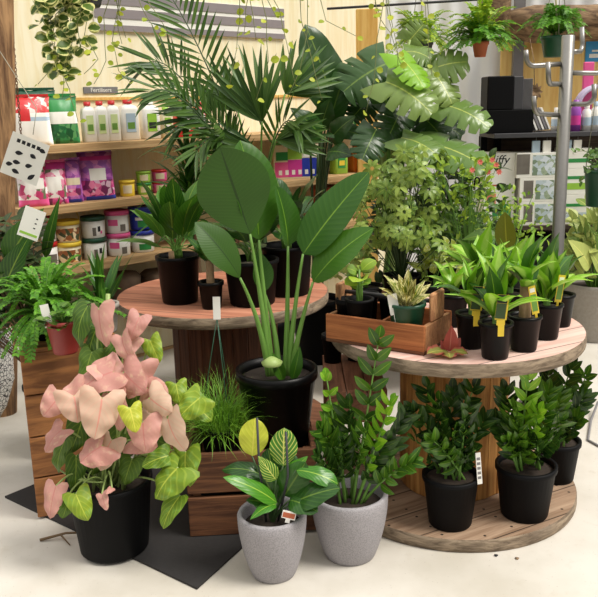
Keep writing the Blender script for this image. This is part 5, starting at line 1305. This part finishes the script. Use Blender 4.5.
# cartons
def carton(label, x0p, x1p, z0, hpx, v, panels, yd=0.2, txt=None, group='printed growing-pot cartons on the back shelf'):
    y = UY + v; a = at(x0p, 180, y=y); e = at(x1p, 180, y=y); w = e.x - a.x; h = hpx * y / FPX * 0.985
    t = thing('carton', label, 'box', (a.x, y, z0), 0, group)
    b = MB(); b.box((0, 0, 0), (w, yd, h), None, 0.002); o = b.build('box', M['paper'], t, False)
    for (u0, v0, u1, v1, mt) in panels:
        l = MB(); l.box((u0 * w, -0.0012, v0 * h), (u1 * w, -0.0001, v1 * h)); l.build('printed_panel', M[mt], o, False)
    if txt:
        wm = Matrix((V((1, 0, 0)), V((0, 0, 1)), V((0, -1, 0)))).transposed().to_4x4(); wm.translation = V((txt[1] * w, -0.001, txt[2] * h)); words(t, txt[0], txt[3], wm, txt[4], 'lettering', 0.25)
    return h
zq = zl + 0.0006
PA = lambda: [(.10, .15, .34, .9, 'brownprint'), (.4, .1, .96, .9, 'landscape')]
h1 = carton('white carton with landscape picture at the bottom of the stack by the pole', 521, 559, zq, 24, 0.02, PA())
h2 = carton('white carton with landscape picture in the middle of the stack by the pole', 520, 560, zq + h1 + 0.001, 24, 0.02, PA())
carton('white carton with landscape picture on top of the stack by the pole', 516, 560, zq + h1 + h2 + 0.002, 25, 0.02, [(.0, .15, .3, .95, 'brownprint'), (.36, .1, .94, .9, 'landscape')])
h3 = carton('lower white carton with green stripe right of the pole', 562, 592, zq, 30, 0.03, [(.1, .1, .9, .4, 'landscape'), (.05, .6, .95, .7, 'green')])
h4 = carton('middle white carton with green stripe right of the pole', 562, 592, zq + h3 + 0.001, 26, 0.03, [(.1, .2, .9, .45, 'lime'), (.05, .6, .95, .72, 'green')])
carton('upper white carton with green stripe right of the pole', 562, 590, zq + h3 + h4 + 0.002, 20, 0.03, [(.05, .3, .95, .5, 'green')])
carton('white lettered carton standing behind the flowering bush', 484, 515, zq, 73, 0.06, [(.06, .55, .5, .57, 'terra'), (.3, .1, .9, .3, 'green'), (.1, .3, .4, .45, 'flower')], txt=('Jiffy', .5, .905, .085, 'ink'))
# things on the upper shelf
zt = zu + 0.0006
def shx(px, v): return at(px, 110, y=UY + v).x
t = thing('black_box', 'black cabinet box with grey ridged side on the back shelf', 'box', (shx(487, 0.05), UY + 0.05, zt))
w1 = shx(534, 0.05) - shx(487, 0.05); zm = at(500, 110, y=UY + 0.05).z - zt; zh = at(500, 76, y=UY + 0.05).z - zt
b = MB(); b.box((0, 0, 0), (w1, 0.2, zm), None, 0.004); b.build('lower_case', M['black'], t, False)
b = MB(); b.box((0, 0, zm + 0.0005), (w1 * 0.56, 0.2, zh), None, 0.006); b.build('case', M['black'], t, False)
b = MB(); b.box((w1 * 0.562, 0.01, zm + 0.0005), (w1 * 0.77, 0.19, zh - 0.005), None, 0.004); b.build('grey_panel', M['dkgrey'], t, False)
b = MB()
for k in range(9): b.box((w1 * (0.775 + 0.024 * k), 0.03, zm + 0.0005), (w1 * (0.79 + 0.024 * k), 0.18, zh - 0.02), None, 0.002)
b.build('ridged_side', M['grey'], t, False)
g = 'magazines leaning on the back shelf'
for k in range(5):
    x = shx(537 + 4.2 * k, 0.12)
    b = MB(); mt = Matrix.Translation((x, UY + 0.12 + 0.02 * k, zt + 0.012)) @ Matrix.Rotation(rad(-24), 4, 'Y') @ Matrix.Rotation(rad(8), 4, 'Z')
    b.box((0, 0, 0), (0.012, 0.15, 0.16), mt)
    tag(b.build('magazine', M['paper' if k % 2 == 0 else 'grey'], None, False), ['white magazine leaning, nearest the black cabinet box', 'grey magazine leaning, second from the black cabinet box', 'white magazine leaning, middle of the five by the pole', 'grey magazine leaning, fourth from the black cabinet box', 'white magazine leaning, closest to the steel pole'][k], 'magazine', g)
b = MB()
for k in range(9):
    a_ = 2 * PI * k / 9; 
    b.leaf(V((0, 0, 0)), V((0.05 * math.cos(a_), -0.01, 0.06 * math.sin(a_))), V((0, -1, 0)), 0.03, lance, 0.1, 0.2, 5, 1)
p = at(535, 92, y=UY + 0.1); t = thing('dried_flower', 'dry brown flower head hung beside the black cabinet box', 'dried flower', p); b.build('petals', M['bark'], t)
s = MB(); s.tube([V((0, 0.01, 0)), V((0, 0.05, 0.2)), V((-0.02, 0.1, 0.35))], 0.003, 0.003, 5); s.build('stalk', M['bark'], t)
def vial(label, px, wpx, hpx, body, cap, v=0.1, g=None):
    y = UY + v; r_ = wpx * y / FPX / 2; h = hpx * y / FPX
    t = thing('bottle', label, 'bottle', (shx(px, v), y, zt), 0, g)
    b = MB(); b.lathe([(0, 0), (r_, 0), (r_, h * 0.72), (r_ * 0.5, h * 0.82), (r_ * 0.45, h * 0.86), (0, h * 0.86)], 20); b.build('body', M[body], t)
    b = MB(); b.lathe([(r_ * 0.55, h * 0.84), (r_ * 0.55, h), (0, h)], 16); b.build('cap', M[cap], t)
    b = MB(); b.lathe([(r_ + .001, h * 0.2), (r_ + .001, h * 0.5)], 20); b.build('label', M['magenta' if body == 'purple' else 'bluegrey'], t)
vial('purple bottle on the back shelf just right of the pole', 576, 10, 30, 'purple', 'purple')
vial('white bottle second right of the pole on the back shelf', 587, 9, 26, 'white', 'white'); vial('white bottle at the right edge of the back shelf', 596, 9, 28, 'white', 'bluegrey')
vial('white bottle behind the leaflets on the back shelf', 557, 10, 22, 'white', 'white', 0.3)
a = at(585, 62, y=PB - 0.03); e = at(606, 41, y=PB - 0.03)
t = thing('wall_poster', 'bright blue poster on the back wall at right edge', 'poster', (a.x, PB - 0.03, a.z))
b = MB(); b.box((0, 0, 0), (e.x - a.x, 0.006, e.z - a.z)); o = b.build('sheet', M['skyblue'], t, False)
b = MB(); b.box((0.03, -0.001, 0.03), (0.10, -0.0002, 0.06)); b.box((0.05, -0.001, 0.075), (0.12, -0.0002, 0.09)); b.build('white_print', M['paper'], o, False)
a = at(584, 73, y=UY + 0.25)
t = thing('pink_packet', 'pink flower packet standing below the blue poster', 'packet', (a.x, UY + 0.25, zt))
b = MB(); b.box((0, 0, 0), (0.07, 0.03, at(584, 62, y=UY + 0.25).z - zt), None, 0.004); b.build('packet', M['pink'], t, False)
a = at(600, 100, y=UY + 0.15)
t = thing('hose_coil', 'pale lilac coil of hose at the right edge of the back shelf', 'hose', (a.x, UY + 0.2, zt + 0.155))
b = MB()
for k in range(4):
    rr = 0.135 + 0.004 * (k % 2); b.tube([V((rr * math.cos(q), -0.03 + 0.022 * k, rr * math.sin(q))) for q in [2 * PI * i / 28 for i in range(29)]], 0.012, 0.012, 8, False)
b.build('coil', plain('lilac_hose', (196, 184, 214), 0.5), t)
g = 'white packets hanging under the upper shelf'
for k, px in enumerate((538, 549, 570, 580)):
    v = 0.03; x = shx(px, v); zb_ = at(px, 154, y=UY + v).z
    t = thing('hanging_packet', ['white packet hanging under the shelf, far left of four', 'white packet hanging under the shelf, just left of the pole', 'white packet hanging under the shelf, just right of the pole', 'white packet hanging under the shelf, far right of four'][k], 'packet', (x, UY + v, zb_), rad(12), g)
    b = MB(); b.box((-0.03, 0, 0), (0.03, 0.012, (zu - 0.0305 - zb_) * 0.8), None, 0.004); b.build('packet', M['paper' if k % 2 else 'bluegrey'], t, False)
    b = MB(); b.tube([V((0, 0.006, (zu - 0.0305 - zb_) * 0.8)), V((0, 0.006, zu - 0.031 - zb_))], 0.002, 0.002, 5); b.build('hook', M['steel'], t)
# dark things below the lower shelf
for k, (px, r_, lab) in enumerate(((512, 0.15, 'dark grey tub under the back shelf, left'), (548, 0.15, 'dark grey tub under the back shelf, behind the pole'))):
    p = at(px, 280, y=UY + 0.22)
    t = thing('storage_tub', lab, 'tub', (p.x, UY + 0.22, 0), 0, 'tubs under the back shelf')
    b = MB(); b.lathe([(0, 0), (r_ * .8, 0), (r_, zl * 0.8), (r_ + .01, zl * 0.8), (r_ + .01, zl * 0.86), (r_ - .01, zl * 0.86), (0, zl * 0.83)], 28); b.build('body', M['dkgrey'], t)

# big grey pot at right edge with silvery plant
c = at(606, 345, z=0); c.y += 0.22
t = thing('potted_silver_plant', 'silvery-leaved plant in a big grey fibre pot at the right edge', 'potted plant', c)
hz = at(600, 280, y=c.y).z
f = pot(t, 0.235, 0.19, hz, 'fibre', rim=0.03, lip=0.006)
lf = MB(); st = MB()
lf2 = MB()
for (ax, ay, tx, ty, w_, d_) in ((590, 268, 568, 240, .16, -0.25), (596, 262, 590, 228, .14, -0.1), (584, 275, 572, 262, .10, -0.2), (600, 270, 588, 250, .12, -0.2)):
    lf2.leaf(at(ax, ay, y=c.y + d_) - c, at(tx, ty, y=c.y + d_ - 0.05) - c, (0.1, -0.8, 0.7), w_, ovate, 0.08, 0.15, 10, 3)
lf2.build('broad_leaves', M['l_silver'], t)
for k in range(110):
    px, py = 594 + rng.gauss(0, 14), 242 + rng.gauss(0, 22); px = max(px, 572); p = at(px, min(max(py, 196), 278), y=c.y + rng.uniform(-0.22, 0.15)) - c
    d = (V((p.x, p.y - 0.1, 0.12)) + rv(0.25)).normalized(); lf.leaf(p, p + d * rng.uniform(0.09, 0.14), V((0, -0.7, 0.8)) + rv(0.3), 0.07, ovate, 0.06, 0.2, 7, 2)
    if k % 3 == 0: st.tube(bez(V((p.x * .2, p.y * .2, f - .01)), V((p.x * 0.5, p.y * 0.5, p.z * 0.7)), p, 6), 0.006, 0.003, 5)
lf.build('foliage', M['l_silver'], t); st.build('stems', M['stemgreen'], t)
# ------------------------------------------------------------------ hanging baskets
def hang(name, label, px, py, y, rt, rb, h, mat, ztop, group=None, lift=0.0):
    c = at(px, py, y=y)
    t = thing(name, label, 'hanging plant', c, 0, group)
    f = pot(t, rt, rb, h, mat, rim=0.02, lip=0.005, fill=0.9)
    s = MB(); top_ = V((0, 0, ztop - c.z))
    for k in range(3):
        a = 2 * PI * k / 3 + 0.4; s.tube([V((rt * math.cos(a), rt * math.sin(a), h)), top_], 0.0022, 0.0022, 4)
    s.build('hanger_wires', M['rope'], t)
    return t, c, f
zr = ra.z
g = 'ferns hanging from the top rail'
t, c, f = hang('hanging_fern', 'hanging fern in small terracotta pot at top right', 480, 57, 4.75, 0.044, 0.032, 0.085, 'terra', 2.35, g)
fern(t, V((0, 0, f)), 46, 0.25, 0.14, 16, 0.036, 0.016, 'l_fernlt', (-0.35, 1.3))
fern(t, V((0, 0, f)), 44, 0.23, 0.10, 15, 0.038, 0.016, 'l_fern', (-0.25, 0.6), name='dark_fronds')
t, c, f = hang('hanging_fern', 'hanging fern in dark green pot beside the steel pole', 555, 57, 4.6, 0.078, 0.062, 0.11, 'dkgreen', 2.35, g)
fern(t, V((0, 0, f)), 64, 0.19, 0.13, 15, 0.034, 0.013, 'l_fern', (-0.05, 1.2))
s = MB(); s.tube(bez(V((0, 0, f)), V((-0.01, -0.06, f + .12)), V((-0.05, -0.08, f + .27)), 6), 0.007, 0.005, 6); s.lathe([(0, 0), (0.016, 0.01), (0.02, 0.03), (0.01, 0.05), (0, 0.055)], 10, V((-0.05, -0.08, f + .26))); s.build('pale_shoot', M['cream'], t)
t, c, f = hang('hanging_fern', 'hanging fern behind the monstera, furthest from the pole', 421, 62, 5.2, 0.07, 0.05, 0.12, 'dkgrey', 2.5, g)
fern(t, V((0, 0, f)), 56, 0.24, 0.12, 15, 0.042, 0.016, 'l_fernlt', (-0.3, 1.0))
# dark green hanging pot at right edge
t, c, f = hang('hanging_trailer', 'trailing plant in dark green hanging pot at the right edge', 601, 206, 4.4, 0.095, 0.08, 0.20, 'dkgreen', 2.3)
lf = MB(); st = MB()
for k in range(16):
    a = rng.uniform(0, 2 * PI); e = V((0.16 * math.cos(a), 0.16 * math.sin(a), f + rng.uniform(-0.05, 0.12))); pts = arc(V((0, 0, f)), e, 0.1, 8); st.tube(pts, 0.002, 0.0015, 4)
    for p in pts[2:]:
        d = rv(1); d.normalize(); lf.leaf(p, p + d * 0.04, V((0, -0.6, 0.8)), 0.026, ovate, 0.05, 0.1, 5, 1)
lf.build('foliage', M['l_bushdk'], t); st.build('stems', M['vine'], t)
# trailing variegated plant, top left
t, c, f = hang('hanging_peperomia', 'hanging plant with cream-edged leaves trailing down the plywood wall, top left', 80, 7, 3.3, 0.11, 0.08, 0.12, 'dkgrey', 2.6)
def vines(t, c, paths, y, mat, ls, w, every=0.03, dens=1, stem='vine', depth=0.1, prof=roundl):
    for path in paths:
        lf = MB(); st = MB(); dy = rng.uniform(-depth, depth)
        pts = [at(x, yy, y=y + dy) - c for (x, yy) in path]
        # smooth line through the points
        fine = []
        for i in range(len(pts) - 1):
            n = max(2, int((pts[i + 1] - pts[i]).length / every))
            for k in range(n): fine.append(pts[i].lerp(pts[i + 1], k / n) + rv(0.004))
        fine.append(pts[-1]); st.tube(fine, 0.0018, 0.0012, 4)
        for p in fine:
            for _ in range(dens):
                if rng.random() < 0.12: continue
                a = rng.uniform(0, 2 * PI); d = V((math.cos(a), math.sin(a) * 0.7, rng.uniform(-0.7, 0.3))).normalized(); l = ls * rng.uniform(0.6, 1.25)
                lf.leaf(p + d * 0.008, p + d * (0.008 + l), V((0, -1, 0.5)) + rv(0.5), l * w, prof, 0.06, 0.15, 6, 2)
        o = lf.build('vine', M[mat], t); st.build('stem', M[stem], o)
vines(t, c, [[(76, -4), (66, 20), (62, 52), (64, 80)], [(70, -4), (56, 15), (52, 40), (58, 60)], [(84, -4), (78, 22), (80, 46), (88, 50)], [(66, -4), (48, 8), (42, 18), (40, 24)], [(72, -4), (64, 30), (60, 72)], [(90, -4), (86, 20), (84, 38)], [(60, -4), (44, 2), (36, 8)], [(80, -4), (70, 12), (72, 44), (66, 66)], [(72, -4), (54, 28), (56, 70)]], 3.22, 'l_varieg', 0.046, 0.95, 0.024, 2)
vines(t, c, [[(62, 50), (66, 80), (72, 100), (78, 122)], [(64, 78), (62, 98)], [(58, 58), (50, 70), (38, 84)], [(88, 40), (98, 60), (84, 74)]], 3.2, 'l_limevine', 0.026, 0.8, 0.05, 1, depth=0.05)
# thin trailing vines hung from a basket above the frame
def aloft(label, px, y, group='lime vines trailing from baskets above'):
    c = at(px, -24, y=y); t = thing('hanging_vine', label, 'hanging plant', c, 0, group)
    f = pot(t, 0.10, 0.075, 0.11, 'dkgrey', rim=0.015)
    return t, c
t, c = aloft('airy lime vines trailing in front of the striped sign, left', 125, 3.4)
vines(t, c, [[(112, -22), (118, 10), (126, 38)], [(118, -22), (104, 16), (106, 60), (94, 84)], [(126, -22), (116, 22), (122, 44)], [(130, -22), (142, 8), (152, 26), (162, 44)], [(134, -22), (150, 4), (168, 32)], [(122, -22), (112, 40), (118, 70), (132, 84)]], 3.4, 'l_limevine', 0.03, 0.85, 0.055, 1, depth=0.06)
t, c = aloft('lime vines trailing in front of the palm top and sign end', 250, 3.5)
vines(t, c, [[(240, -22), (240, 20), (236, 50), (230, 84)], [(248, -22), (252, 14), (256, 40)], [(256, -22), (266, 20), (268, 60), (256, 100)], [(262, -22), (280, 10), (290, 60), (296, 86)], [(250, -22), (246, 10), (244, 34)], [(258, -22), (270, 6), (276, 16)]], 3.5, 'l_limevine', 0.034, 0.85, 0.06, 1, depth=0.06)
t, c = aloft('lime vine strands hanging over the tall dark plant', 308, 3.6)
vines(t, c, [[(300, -22), (302, 20), (312, 60), (322, 100)], [(306, -22), (308, 30), (300, 70), (288, 98)], [(314, -22), (326, 20), (356, 36)]], 3.6, 'l_limevine', 0.026, 0.8, 0.085, 1, depth=0.05)
t, c = aloft('yellow-green vine bunch hanging over the monstera', 384, 3.7)
vines(t, c, [[(378, -22), (376, 4), (380, 20), (392, 34), (396, 52), (404, 70)], [(372, -22), (376, 8), (378, 16)], [(390, -22), (386, 6), (392, 28), (390, 44)], [(384, -22), (396, 40), (398, 66)], [(394, -22), (426, 4), (428, 40), (432, 76)], [(388, -22), (378, 30), (374, 80), (366, 112)]], 3.7, 'l_limevine', 0.032, 0.9, 0.05, 1, depth=0.06)

# grey cable on the floor at right
b = MB(); b.tube([at(598, 402, z=0.05) , at(591, 420, z=0.008), at(588, 440, z=0.006), at(610, 452, z=0.006)], 0.006, 0.006, 6); tag(b.build('hose_end', M['grey'], None), 'thin grey hose end lying on the floor at right edge', 'hose')
for (px, py, lab) in ((496, 556, 'tiny dark pebble on the floor in front of the spool base'), (517, 559, 'small brown crumb of bark on the floor before the spool base')):
    p = at(px, py, z=0); b = MB(); b.lathe([(0, 0), (0.006, 0.001), (0.007, 0.004), (0, 0.007)], 8, p, 0.2); tag(b.build('pebble', M['bark' if px > 500 else 'ink'], None), lab, 'pebble')

# ------------------------------------------------------------------ light
w = bpy.data.worlds.new('daylight'); scn.world = w; w.use_nodes = True
nt = w.node_tree; bg = nt.nodes['Background']
tc = nt.nodes.new('ShaderNodeTexCoord'); sp_ = nt.nodes.new('ShaderNodeSeparateXYZ'); mr = nt.nodes.new('ShaderNodeMapRange')
nt.links.new(tc.outputs['Generated'], sp_.inputs[0]); nt.links.new(sp_.outputs[2], mr.inputs[0])
mr.inputs[1].default_value = 0.0; mr.inputs[2].default_value = 0.9; mr.inputs[3].default_value = 0.09; mr.inputs[4].default_value = 1.5
bg.inputs[0].default_value = (1.0, 0.97, 0.92, 1); nt.links.new(mr.outputs[0], bg.inputs[1])
def sun(name, d, e, ang, col):
    l = bpy.data.lights.new(name, 'SUN'); l.energy = e; l.angle = rad(ang); l.color = col
    o = bpy.data.objects.new(name, l); COL.objects.link(o); o.rotation_euler = V(d).to_track_quat('Z', 'Y').to_euler(); return o
sun('skylight_sun', (0.65, -0.25, 1.0), 3.35, 22, (1.0, 0.95, 0.87))
vs = scn.view_settings; scn.display_settings.display_device = 'sRGB'
vs.view_transform = 'Standard'; vs.look = 'None'; vs.exposure = 0.0; vs.gamma = 1.0; vs.use_curve_mapping = False
